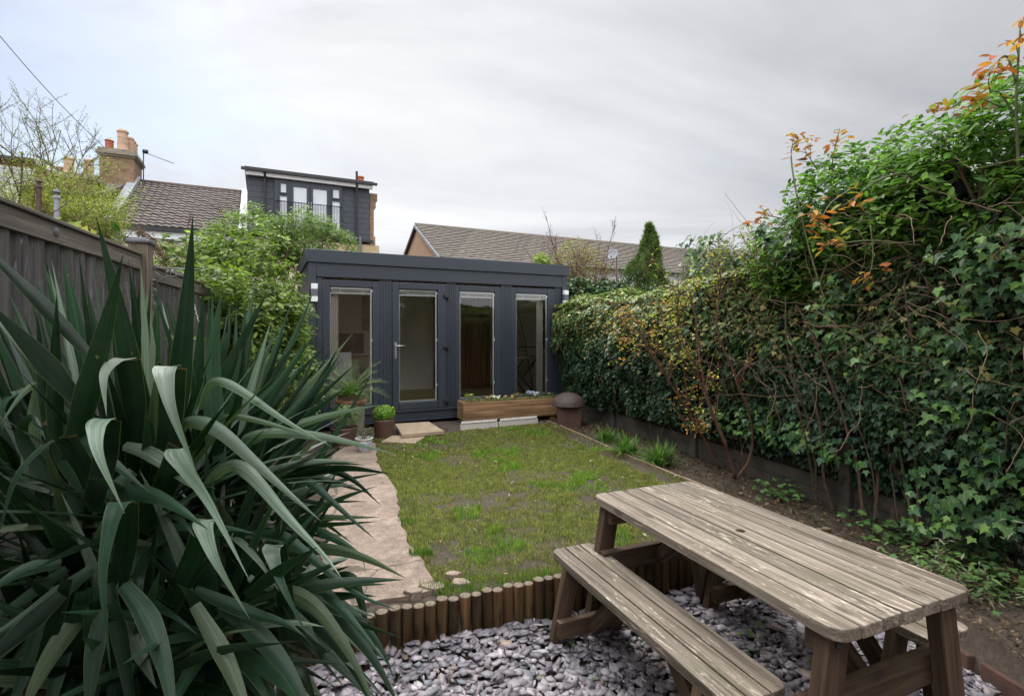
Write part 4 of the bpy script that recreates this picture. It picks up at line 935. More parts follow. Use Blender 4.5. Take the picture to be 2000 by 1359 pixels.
def world_leaves(name, parent, *a, **k):
    o_ = leaves(name, *a, **k); o_.parent = parent; o_.matrix_parent_inverse = Matrix.Translation(parent.location).inverted() if parent.rotation_euler[2] == 0 else parent.matrix_basis.inverted(); return o_
n = 36000; s_ = rng.uniform(-.35, 7.6, n); topz = hedge_top(s_); zl = .30+.05*np.sin(s_*2.1)+.2*fbm(np.stack([s_*1.7, s_*0], 1), 8)-.10-.26*np.clip((s_-5.9)/.6, 0, 1)
z = zl+(topz-zl)*rng.random(n)**.9; dep = rng.exponential(.035, n)
f_ = np.clip((topz-z)/.22, 0, 1); rnd = 1-(1-f_)**2
off = ivy_off(s_, z)*(.35+.65*rnd)-dep+.02
keep = ((fbm(np.stack([s_*2.2, z*2.2], 1), 71) > .33) | (rng.random(n) < .45)); keep &= ~((s_ < .1) & (z < .75)); keep &= ~((s_ > 4.7+.5*rng.random(len(s_))) & (z > 1.25+.3*fbm(np.stack([s_*2, z*2], 1), 19)) & (rng.random(len(s_)) < .5)); keep &= ~((s_ > 5.6) & (z > 1.15+.3*fbm(np.stack([s_*2, z*2], 1), 19)) & (rng.random(len(s_)) < .5)); keep &= (fbm(np.stack([s_*3.1, z*3.1], 1), 73) > .38) | (s_ < 3.4) | (rng.random(len(s_)) < .35)
s_, z, off, f_ = s_[keep], z[keep], off[keep], f_[keep]; n = len(s_)
pos = wpt(s_, off, z); nn = WNa*.9+np.array([0, 0, 1])*(.35+1.1*(1-f_))[:, None]+rsph(n)*.62
al = np.array([0, 0, -1.])+WNa*.35+rsph(n)*.5
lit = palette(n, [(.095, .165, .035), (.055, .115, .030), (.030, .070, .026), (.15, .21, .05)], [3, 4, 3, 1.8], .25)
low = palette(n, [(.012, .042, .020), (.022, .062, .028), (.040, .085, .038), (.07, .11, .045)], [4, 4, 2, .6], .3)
mixf = np.clip((z-1.0)/.65, 0, 1)[:, None]; cc = lit*mixf+low*(1-mixf)  # light on top and shade below put into the leaf colours by height
yel = (rng.random(n) < .30*mixf[:, 0]); cc[yel] = palette(yel.sum(), [(.26, .28, .06), (.36, .30, .10), (.24, .18, .08)])
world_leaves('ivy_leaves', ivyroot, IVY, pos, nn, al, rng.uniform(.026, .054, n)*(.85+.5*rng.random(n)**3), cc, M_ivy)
# top, folding back over the fence
n = 9000; s_ = rng.uniform(-.35, 5.2, n); o2 = rng.uniform(-.42, .33, n); topz = hedge_top(s_); z = topz+.10-((o2+.08)/.42)**2*.13+(fbm(np.stack([s_*4, o2*4], 1), 91)-.5)*.16-rng.exponential(.02, n)
pos = wpt(s_, o2, z); nn = np.array([0, 0, 1.])+WNa*(o2[:, None]*1.5)+rsph(n)*.45
cc = palette(n, [(.14, .22, .045), (.21, .29, .055), (.07, .13, .035), (.34, .31, .10), (.30, .21, .10)], [4, 3, 2.5, 1.3, 1])
world_leaves('ivy_crown_leaves', ivyroot, IVY, pos, nn, WNa+rsph(n)*.9, rng.uniform(.032, .06, n), cc, M_ivy)
# small leaves deep in the hollow, its shade put into their colours
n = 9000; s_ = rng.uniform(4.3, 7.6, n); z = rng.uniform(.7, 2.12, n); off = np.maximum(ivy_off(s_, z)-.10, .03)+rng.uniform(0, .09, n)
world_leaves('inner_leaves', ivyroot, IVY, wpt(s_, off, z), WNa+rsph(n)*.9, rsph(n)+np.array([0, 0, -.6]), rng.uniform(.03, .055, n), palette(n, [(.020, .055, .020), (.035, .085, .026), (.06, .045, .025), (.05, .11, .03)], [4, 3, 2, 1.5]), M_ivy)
# near-black sheet standing in for the shade inside the hedge
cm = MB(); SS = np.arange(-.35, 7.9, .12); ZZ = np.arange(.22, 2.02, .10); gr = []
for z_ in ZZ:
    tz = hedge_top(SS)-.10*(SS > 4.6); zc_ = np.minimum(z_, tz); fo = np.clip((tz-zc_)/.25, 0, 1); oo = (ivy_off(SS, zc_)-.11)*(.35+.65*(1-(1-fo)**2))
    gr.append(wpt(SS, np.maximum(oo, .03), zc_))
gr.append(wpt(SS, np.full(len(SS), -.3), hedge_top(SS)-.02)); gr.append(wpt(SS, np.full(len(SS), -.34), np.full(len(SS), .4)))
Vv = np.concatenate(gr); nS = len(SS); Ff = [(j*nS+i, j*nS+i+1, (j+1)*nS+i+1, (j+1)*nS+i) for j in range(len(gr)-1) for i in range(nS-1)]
cm.add([tuple(p-np.array(ivyroot.location)) for p in Vv], Ff); cm.build('shade_core', M_shadecore, ivyroot, True)
def tangle(name, parent, n, gen, rad, mat, seg=7, wob=.05, cols=(1, 1, 1)):
    m_ = MB(); base = Vector(parent.location) if parent else Vector((0, 0, 0))
    for i in range(n):
        p, d_, L_ = gen(i); pts_ = [Vector(p)-base]; d_ = Vector(d_).normalized()
        for j in range(seg):
            d_ = (d_+Vector((random.gauss(0, 1), random.gauss(0, 1), random.gauss(0, 1)))*wob*3).normalized(); pts_.append(pts_[-1]+d_*L_/seg)
        r_ = rad*random.uniform(.5, 1.3); m_.tube(pts_, r_, r_*.45, k=5, c=cols, cap=False)
    return m_.build(name, mat, parent, True)
def gen_ivy(i):
    s0 = random.uniform(-.2, 7.5); z0 = random.uniform(.3, 1.9); o0 = float(ivy_off(np.array([s0]), np.array([z0]))[0])-.03
    p = wpt(np.array([s0]), np.array([o0]), np.array([z0]))[0]; return p, WD*random.gauss(0, .6)+Vector((0, 0, -1)), random.uniform(.15, .5)
tangle('trailing_stems', ivyroot, 330, gen_ivy, .0028, M_vine)

# ------------------------------------------------------------------ branching plants
def grow(mb, p, d, L_, r_, lev, maxlev, tips, spread=.6, upb=.12, kids=(3, 5), seg=6, wob=.16, shrink=.62, k=6, c=(1, 1, 1), hit=None):
    pts_ = [Vector(p)]; d = Vector(d).normalized()
    for j in range(seg):
        d = (d+Vector((random.gauss(0, wob), random.gauss(0, wob), random.gauss(0, wob)+upb))).normalized(); pts_.append(pts_[-1]+d*L_/seg)
    mb.tube(pts_, r_, r_*.5, k=max(3, k-lev), c=c, cap=False)
    if lev >= maxlev-1:
        for q in pts_[1:]: tips.append((q, d.copy()))
    if lev >= maxlev: return
    for i in range(random.randint(*kids)):
        f = random.uniform(.3, 1.0); j = min(seg-1, int(f*seg)); q = pts_[j].lerp(pts_[j+1], f*seg-j if f < 1 else 1)
        nd = (d+Vector((random.gauss(0, spread), random.gauss(0, spread), random.gauss(0, spread)*.7))).normalized()
        grow(mb, q, nd, L_*shrink*random.uniform(.7, 1.2), r_*.55, lev+1, maxlev, tips, spread, upb, kids, seg, wob, shrink, k, c)
def tipleaves(name, parent, tips, per, tm, size, cols, wts=None, mat=M_soft, jit=.03, frac=1.0, droop=0.0):
    tips = [t for t in tips if random.random() < frac]
    if not tips: return None
    p = np.array([t[0] for t in tips]); d_ = np.array([t[1] for t in tips]); p = np.repeat(p, per, 0); d_ = np.repeat(d_, per, 0); n = len(p)
    a = d_*.6+rsph(n)*.9+np.array([0, 0, -droop]); nn = np.array([0, 0, 1.])+rsph(n)*.7
    return leaves(name, tm, p+rng.normal(size=(n, 3))*jit, nn, a, rng.uniform(size[0], size[1], n), palette(n, cols, wts), mat, parent)

# spring tree over the left fence
st_ = P(30, 600, 8.4); tr = empty('spring_tree', (st_.x, st_.y, 0), 0, 'slender tree with tiny yellow green spring leaves rising behind the left fence', 'tree')
tips = []; m = MB(); m.tube([(0, 0, -.1), (.05, 0, 1.2), (.02, .05, 2.2)], 0.07, .045, k=8)
for (dx_, dy_, dz_, L_, r_) in [(.02, 0, 1, 2.5, .038), (-.28, .1, 1, 2.4, .034), (.30, .1, 1, 2.2, .034), (.65, -.1, .75, 2.0, .03), (-.6, 0, .8, 2.0, .03), (.12, .3, 1, 2.3, .03), (.95, 0, .32, 1.6, .026), (-.1, -.4, .8, 1.9, .03), (.8, .2, .1, 1.4, .022), (.5, 0, .5, 1.8, .026)]:
    grow(m, (.02, .05, random.uniform(1.7, 2.25)), (dx_, dy_, dz_), L_*.88, r_*.62, 0, 3, tips, .5, .035, (4, 6), 7, .10, .56)
m.build('trunk', M_bark, tr, True)
tips_low = [t for t in tips if t[0].z < 4.0+random.uniform(-.9, .5)]; tips_hi = [t for t in tips if t[0].z >= 3.7]
tipleaves('leaves', tr, tips_low, 9, LEAF, (.022, .048), [(.30, .34, .06), (.38, .38, .09), (.20, .24, .05), (.40, .36, .14)], None, M_soft, .09, .95)
tipleaves('buds', tr, tips_hi, 3, LEAF, (.015, .032), [(.16, .20, .07), (.11, .14, .06), (.20, .22, .08)], None, M_soft, .015, .9)

# golden ivy on top of the fence
gi = empty('golden_climber', fpt(2.4)+Vector((-.12, 0, 1.75)), 0, 'yellow variegated climber spilling along the top of the left fence', 'climber')
n = 2200; tpar = rng.uniform(-.9, .75, n); pos = np.stack([FD.x*tpar-.05+rng.normal(0, .05, n)-.06, FD.y*tpar+rng.normal(0, .08, n), .06+.16*fbm(np.stack([tpar*4, tpar*0], 1), 5)*np.clip((.75-tpar)/.6, .1, 1)*rng.random(n)**.6], 1)
leaves('leaves', IVY, pos, rsph(n)*.6+np.array([.6, -.6, .7]), rsph(n), rng.uniform(.025, .05, n), palette(n, [(.42, .40, .06), (.30, .32, .06), (.12, .18, .04), (.06, .10, .03)], [2, 2, 3, 2]), M_soft, gi)
tangle('stems', gi, 30, lambda i: (Vector(gi.location)+FD*random.uniform(-.8, .7)+Vector((-.05, 0, .05)), (random.gauss(0, .5), random.gauss(0, .5), .5), .3), .003, M_bark)
# camellia sprig by the post
cs = empty('evergreen_sprig', fpt(3.2)+Vector((-.25, 0, 1.55)), 0, 'glossy dark leaved sprig peeping over the fence beside the capped post', 'shrub')
m = MB(); tips = []
for k_ in range(5): grow(m, (random.uniform(-.12, .12), 0, -.1), (random.uniform(-.8, .8), random.uniform(-.3, .3), 1), .42, .006, 0, 1, tips, .5, .05, (2, 3))
m.build('stems', M_bark, cs, True); tipleaves('leaves', cs, tips, 2, LEAF, (.05, .085), [(.022, .055, .016), (.035, .08, .02), (.015, .035, .012)], None, M_leafg, .01, .8)
# dried flower head
df = empty('dried_flower_head', P(300, 480, 3.9), 0, 'brown dried flower spike leaning above the fence post', 'flower')
m = MB(); ax = [Vector((-.11+.02*i, 0, .105-.012*i-.0012*i*i)) for i in range(12)]; m.tube(ax+[Vector((.2, .1, -.35))], .003, k=5); m.build('stem', M_bark, df, True)
n = 1300; ii = rng.integers(0, 11, n); pos = np.array([ax[i] for i in ii])+rng.normal(size=(n, 3))*np.array([.024, .02, .020]); leaves('seed_heads', QUAD, pos, rsph(n), rsph(n), rng.uniform(.008, .018, n), palette(n, [(.10, .045, .028), (.15, .075, .045), (.06, .03, .02)]), M_soft, df)

# shrubs on the left
def shrub(name, label, root_, stems, blobs, nleaf, tm, size, cols, wts=None, mat=M_leafg, bark_m=M_barkred, cat='shrub', gaps=.42, gsc=2.4, lvl=2, shell=.45, stemL=1.2, group=None, up_=.5, r_=.016, shr=.24):
    t = empty(name, root_, 0, label, cat, group); m_ = MB(); tips_ = []; base = Vector(root_)
    for i in range(stems):
        b_ = random.choice(blobs); tgt = Vector(b_[0])-base; a0 = Vector((random.gauss(0, .12), random.gauss(0, .12), 0)); d_ = (tgt-a0)
        grow(m_, a0, d_, d_.length*random.uniform(.8, 1.05), r_, 0, lvl, tips_, .55, .02, (4, 6), 7, .07, shr)
    m_.build('branches', bark_m, t, True)
    vol = np.array([b_[1][0]*b_[1][1]*b_[1][2] for b_ in blobs])**.67; vol /= vol.sum(); P_ = []; D_ = []
    for (c_, rd), f in zip(blobs, vol):
        k_ = int(nleaf*f*1.6); d_ = rsph(k_); rr = (shell+(1-shell)*rng.random((k_, 1))**.5)*(1+.22*(fbm(d_*2.2+7, 17)[:, None]-.5)*2); P_.append(np.array(c_)+d_*rr*np.array(rd)); D_.append(d_)
    P_ = np.concatenate(P_); D_ = np.concatenate(D_); keep_ = fbm(P_*gsc, 101) > (gaps-.06*rng.normal(size=len(P_))); P_, D_ = P_[keep_], D_[keep_]
    if len(P_) > nleaf: ix = rng.choice(len(P_), nleaf, False); P_, D_ = P_[ix], D_[ix]
    # leaves sit in small whorls round a shoot tip
    k_ = 4; c0_ = P_[::k_]; nC = len(c0_); P_ = np.repeat(c0_, k_, 0); D_ = np.repeat(D_[::k_], k_, 0); n_ = len(P_)
    P_ = P_+rng.normal(size=(n_, 3))*size[1]*.3; cc_ = np.repeat(palette(nC, cols, wts, .22), k_, 0)*(1+rng.normal(size=(n_, 1))*.12).clip(.6, 1.4)
    leaves('leaves', tm, P_-np.array(base), D_*.5+np.array([0, 0, .75])+rsph(n_)*.55, D_*.5+rsph(n_)*.9+np.array([0, 0, up_]), rng.uniform(size[0], size[1], n_), cc_, mat, t)
    return t
shrub('leafy_shrub', 'large light green leafy shrub between left fence and garden room', (-2.55, 5.2, 0), 16,
      [((-2.78, 5.5, 2.02), (.5, .45, .62)), ((-2.55, 5.2, 1.35), (.42, .45, .6)), ((-2.48, 5.5, .85), (.40, .45, .5)), ((-3.2, 5.3, 1.85), (.42, .4, .5)), ((-2.66, 5.8, 1.95), (.28, .35, .55)), ((-2.42, 5.6, 1.5), (.20, .3, .4)), ((-2.72, 4.5, 1.95), (.33, .35, .36)), ((-2.5, 4.8, 1.25), (.32, .35, .55))],
      16500, LEAF, (.04, .095), [(.14, .205, .038), (.21, .275, .06), (.085, .135, .03), (.30, .38, .12), (.03, .055, .016)], [4, 4, 4, 2, 2.5], gaps=.53, up_=.6, r_=.010)
shrub('fine_leaved_shrub', 'fine feathery green shrub rising behind the leafy shrub and garden room', (-4.3, 9.0, 0), 16,
      [((-4.6, 9.2, 2.95), (.85, .7, .68)), ((-3.8, 9.3, 3.12), (.65, .6, .52)), ((-5.3, 9.4, 2.8), (.65, .6, .55)), ((-3.2, 9.2, 2.85), (.45, .5, .42))],
      17000, LEAFN, (.06, .10), [(.15, .22, .055), (.20, .28, .09), (.10, .15, .05)], gaps=.47, gsc=3, up_=.8, r_=.02)
shrub('fern_foliage', 'soft fine green foliage pressed against the left side of the garden room', (-2.95, 6.9, 0), 5,
      [((-2.93, 6.95, 1.35), (.20, .25, .35)), ((-2.9, 6.9, .8), (.2, .3, .4))], 4500, LEAFN, (.03, .055), [(.10, .17, .05), (.14, .22, .06), (.05, .09, .03)], gaps=.3, r_=.008)

# ------------------------------------------------------------------ yucca in the foreground
def yuccamat():
    m_, tt, b_, NN, LL = newmat('yucca_leaf'); a = attr(tt)
    uvn = NN.new('ShaderNodeUVMap'); sp = NN.new('ShaderNodeSeparateXYZ'); LL.new(uvn.outputs[0], sp.inputs[0])
    cb = NN.new('ShaderNodeCombineXYZ'); LL.new(mathn(tt, 'MULTIPLY', sp.outputs['X'], 9.0), cb.inputs[0]); LL.new(mathn(tt, 'MULTIPLY', sp.outputs['Y'], 1.1), cb.inputs[1]); LL.new(mathn(tt, 'MULTIPLY', a.outputs['Fac'], 900.0), cb.inputs[2])
    n = noise(tt, 1.0, 5, .65, vec=cb.outputs[0])
    r = ramp(tt, n.outputs['Fac'], [(.28, (.55, .62, .55)), (.48, (.92, .97, .92)), (.60, (1.35, 1.35, 1.4)), (.74, (2.0, 1.9, 1.95))])
    c_ = mixc(tt, 1.0, a.outputs['Color'], r.outputs[0], 'MULTIPLY')
    bl = noise(tt, 5, 5, .65); bk_ = NN.new('ShaderNodeMapRange'); LL.new(bl.outputs['Fac'], bk_.inputs[0]); bk_.inputs[1].default_value = .45; bk_.inputs[2].default_value = .8
    c_ = mixc(tt, mathn(tt, 'MULTIPLY', bk_.outputs[0], .22), c_, (.085, .12, .08))
    tp_ = mathn(tt, 'GREATER_THAN', mathn(tt, 'ADD', sp.outputs['Y'], mathn(tt, 'MULTIPLY', bl.outputs['Fac'], .10)), 1.045); c_ = mixc(tt, mathn(tt, 'MULTIPLY', tp_, .8), c_, (.14, .085, .045))
    sn = noise(tt, 17, 3, .6); sk_ = mathn(tt, 'GREATER_THAN', sn.outputs['Fac'], .735); c_ = mixc(tt, mathn(tt, 'MULTIPLY', sk_, .75), c_, (.17, .11, .055))
    ed = mathn(tt, 'ABSOLUTE', mathn(tt, 'SUBTRACT', sp.outputs['X'], .5)); ek = mathn(tt, 'GREATER_THAN', ed, .485); c_ = mixc(tt, mathn(tt, 'MULTIPLY', ek, .45), c_, (.24, .27, .09))
    LL.new(c_, b_.inputs['Base Color']); b_.inputs['Roughness'].default_value = .38; b_.inputs['Specular IOR Level'].default_value = .27
    fine = noise(tt, 1.0, 3, .6, vec=cb.outputs[0], mscale=(7, 1, 1)); bump(tt, b_, fine.outputs['Fac'], .25, .002)
    tr_ = NN.new('ShaderNodeBsdfTranslucent'); LL.new(mixc(tt, 1.0, c_, (1.0, 1.5, .5), 'MULTIPLY'), tr_.inputs[0]); ms = NN.new('ShaderNodeMixShader'); ms.inputs[0].default_value = .14
    LL.new(b_.outputs[0], ms.inputs[1]); LL.new(tr_.outputs[0], ms.inputs[2]); LL.new(ms.outputs[0], NN['Material Output'].inputs[0]); return m_
M_yucca = yuccamat()
yV = []; yF = []; yU = []; yC = []; yn = 0
def catmull(P_, n_):
    P_ = [P_[0]*2-P_[1]]+P_+[P_[-1]*2-P_[-2]]; o_ = []; seg = len(P_)-3
    for i in range(n_+1):
        u_ = i/n_*seg; k_ = min(int(u_), seg-1); t = u_-k_; a, b_, c_, d_ = P_[k_:k_+4]
        o_.append(.5*((2*b_)+(c_-a)*t+(2*a-5*b_+4*c_-d_)*t*t+(3*b_-a-3*c_+d_)*t*t*t))
    return o_
def chaikin(P_, n_):
    for _ in range(3): P_ = [P_[0]]+[q_ for a, b_ in zip(P_[:-1], P_[1:]) for q_ in (a*.75+b_*.25, a*.25+b_*.75)]+[P_[-1]]
    ds = [0]
    for a, b_ in zip(P_[:-1], P_[1:]): ds.append(ds[-1]+(b_-a).length)
    o_ = []; k_ = 0
    for i in range(n_+1):
        t = ds[-1]*i/n_
        while k_ < len(ds)-2 and ds[k_+1] < t: k_ += 1
        o_.append(P_[k_].lerp(P_[k_+1], (t-ds[k_])/max(1e-9, ds[k_+1]-ds[k_])))
    return o_
def ribbon(pts_, width, side0, tw0=0, tw1=0, c=(.03, .07, .04), fold=.16, n_=22, prof=None, across=5, chk=False):
    """a strap leaf along a smooth 3-D line, V-folded, tapering to a point"""
    global yn
    C_ = (chaikin if chk else catmull)([Vector(p) for p in pts_], n_); sd_ = None; rows = []
    for i, p in enumerate(C_):
        t = C_[min(i+1, n_)]-C_[max(i-1, 0)]; t.normalize(); f = i/n_
        s0 = side0(p, t) if callable(side0) else side0; s0 = s0-t*s0.dot(t)
        if s0.length < 1e-4: s0 = sd_ if sd_ else Vector((1, 0, 0))
        s0.normalize()
        if sd_ is not None and s0.dot(sd_) < 0: s0 = -s0
        sd_ = s0.copy(); nrm2 = t.cross(s0); an = R(tw0+(tw1-tw0)*f); s1 = s0*math.cos(an)+nrm2*math.sin(an); nn_ = t.cross(s1)
        wv = (min(1, .62+f*1.1) if f < .36 else 1.0)*(1-max(0, (f-.30)/.70)**1.3) if prof is None else prof(f); wv = max(wv, .012)
        for j in range(across):
            u_ = j/(across-1)*2-1; q_ = p+s1*u_*width/2*wv+nn_*abs(u_)*width*fold*wv; yV.append(q_); yU.append((u_/2+.5, f))
    for i in range(n_):
        for j in range(across-1): a = yn+i*across+j; yF.append((a, a+1, a+1+across, a+across)); yC.append(c)
    yn += (n_+1)*across
CAMP = Vector((0, 0, EYE))
def facing(p, t): return t.cross(CAMP-p)
def dark(): k_ = random.uniform(.5, 1.2); return (.0055*k_, .021*k_, .0075*k_)
def mid(): k_ = random.uniform(.7, 1.25); return (.019*k_, .047*k_, .025*k_)
def pale(): k_ = random.uniform(.8, 1.2); return (.125*k_, .165*k_, .120*k_)
def olive(): k_ = random.uniform(.85, 1.15); return (.05*k_, .07*k_, .034*k_)
def hero(pp, d0, d1, wpx, c, tw=0, tw1=None, mid_d=None, **k):
    n_ = len(pp); pts_ = []
    for i, (x, y) in enumerate(pp):
        f = i/(n_-1); dd = d0+(d1-d0)*f
        if mid_d is not None: dd += mid_d*math.sin(math.pi*f)
        pts_.append(P(x, y, dd))
    ribbon(pts_, wpx*(.88 if wpx < 45 or pp[0][1] < 1050 else .66)*(d0+d1)/2/1000, facing, tw, tw if tw1 is None else tw1, c, n_=30, chk=True, **k)
HB = globals().get('HB', None)
YC = [  # rosette heads: position px, py, depth, axis lean, n, length
    (285, 975, 1.42, (.0, -.05, 1), 74, .50), (150, 1085, 1.36, (-.15, -.15, .9), 64, .46), (400, 960, 1.62, (.35, .1, .9), 66, .52),
    (430, 1215, 1.36, (.35, -.35, .6), 70, .50), (240, 1310, 1.22, (.05, -.4, .6), 60, .46), (560, 1170, 1.62, (.6, -.2, .55), 62, .50), (60, 930, 1.55, (-.2, 0, 1), 40, .45), (470, 1010, 1.85, (.6, .35, .7), 60, .56), (70, 1290, 1.25, (-.2, -.3, .6), 44, .44)]
for (px, py, dd, axv, nL, LL_) in YC:
    c0 = P(px, py, dd); ax_ = Vector(axv).normalized(); e1 = ax_.orthogonal().normalized(); e2 = ax_.cross(e1)
    for i in range(nL):
        f = (i+.5)/nL; th = R(12+f*108); az = i*2.39996; L_ = LL_*random.uniform(.8, 1.12)*(.8+.25*math.sin(math.pi*min(1, f*1.2)))
        d_ = ax_*math.cos(th)+(e1*math.cos(az)+e2*math.sin(az))*math.sin(th); g_ = .012+.05*f*random.random()
        tc_ = c0+d_*L_*.8
        if tc_.y < .62: continue
        p = c0-ax_*f*.12+(e1*math.cos(az)+e2*math.sin(az))*.02; pts_ = [p.copy()]; dv = d_.copy()
        kink = random.random() < .10 and f > .35; kj = random.randint(3, 5)
        for j in range(7):
            p = p+dv*L_/7; dv = (dv+Vector((0, 0, -g_*(1+j*.5)))).normalized()
            if kink and j == kj: dv = (dv*.4+Vector((random.uniform(-.2, .2), random.uniform(-.3, .1), -1))).normalized()
            pts_.append(p.copy())
        end_ = pts_[-1]; xpx = 1000+1000*end_.x/max(end_.y, .3); ypx = 648-(end_.z-EYE)*1000/max(end_.y, .3)
        if ypx < 590-max(0, (xpx-300))*.0 and xpx < 700: 
            if ypx < 470: continue
        if xpx > 700+max(0, ypx-1000)*.22: continue
        cc_ = random.choices([dark(), mid(), olive(), pale()], [7, 4, .7, .5])[0]
        ribbon(pts_, random.uniform(.030, .046), d_.cross(ax_) if f > .12 else e1, random.uniform(-22, 22), random.uniform(-25, 25), cc_, n_=16)
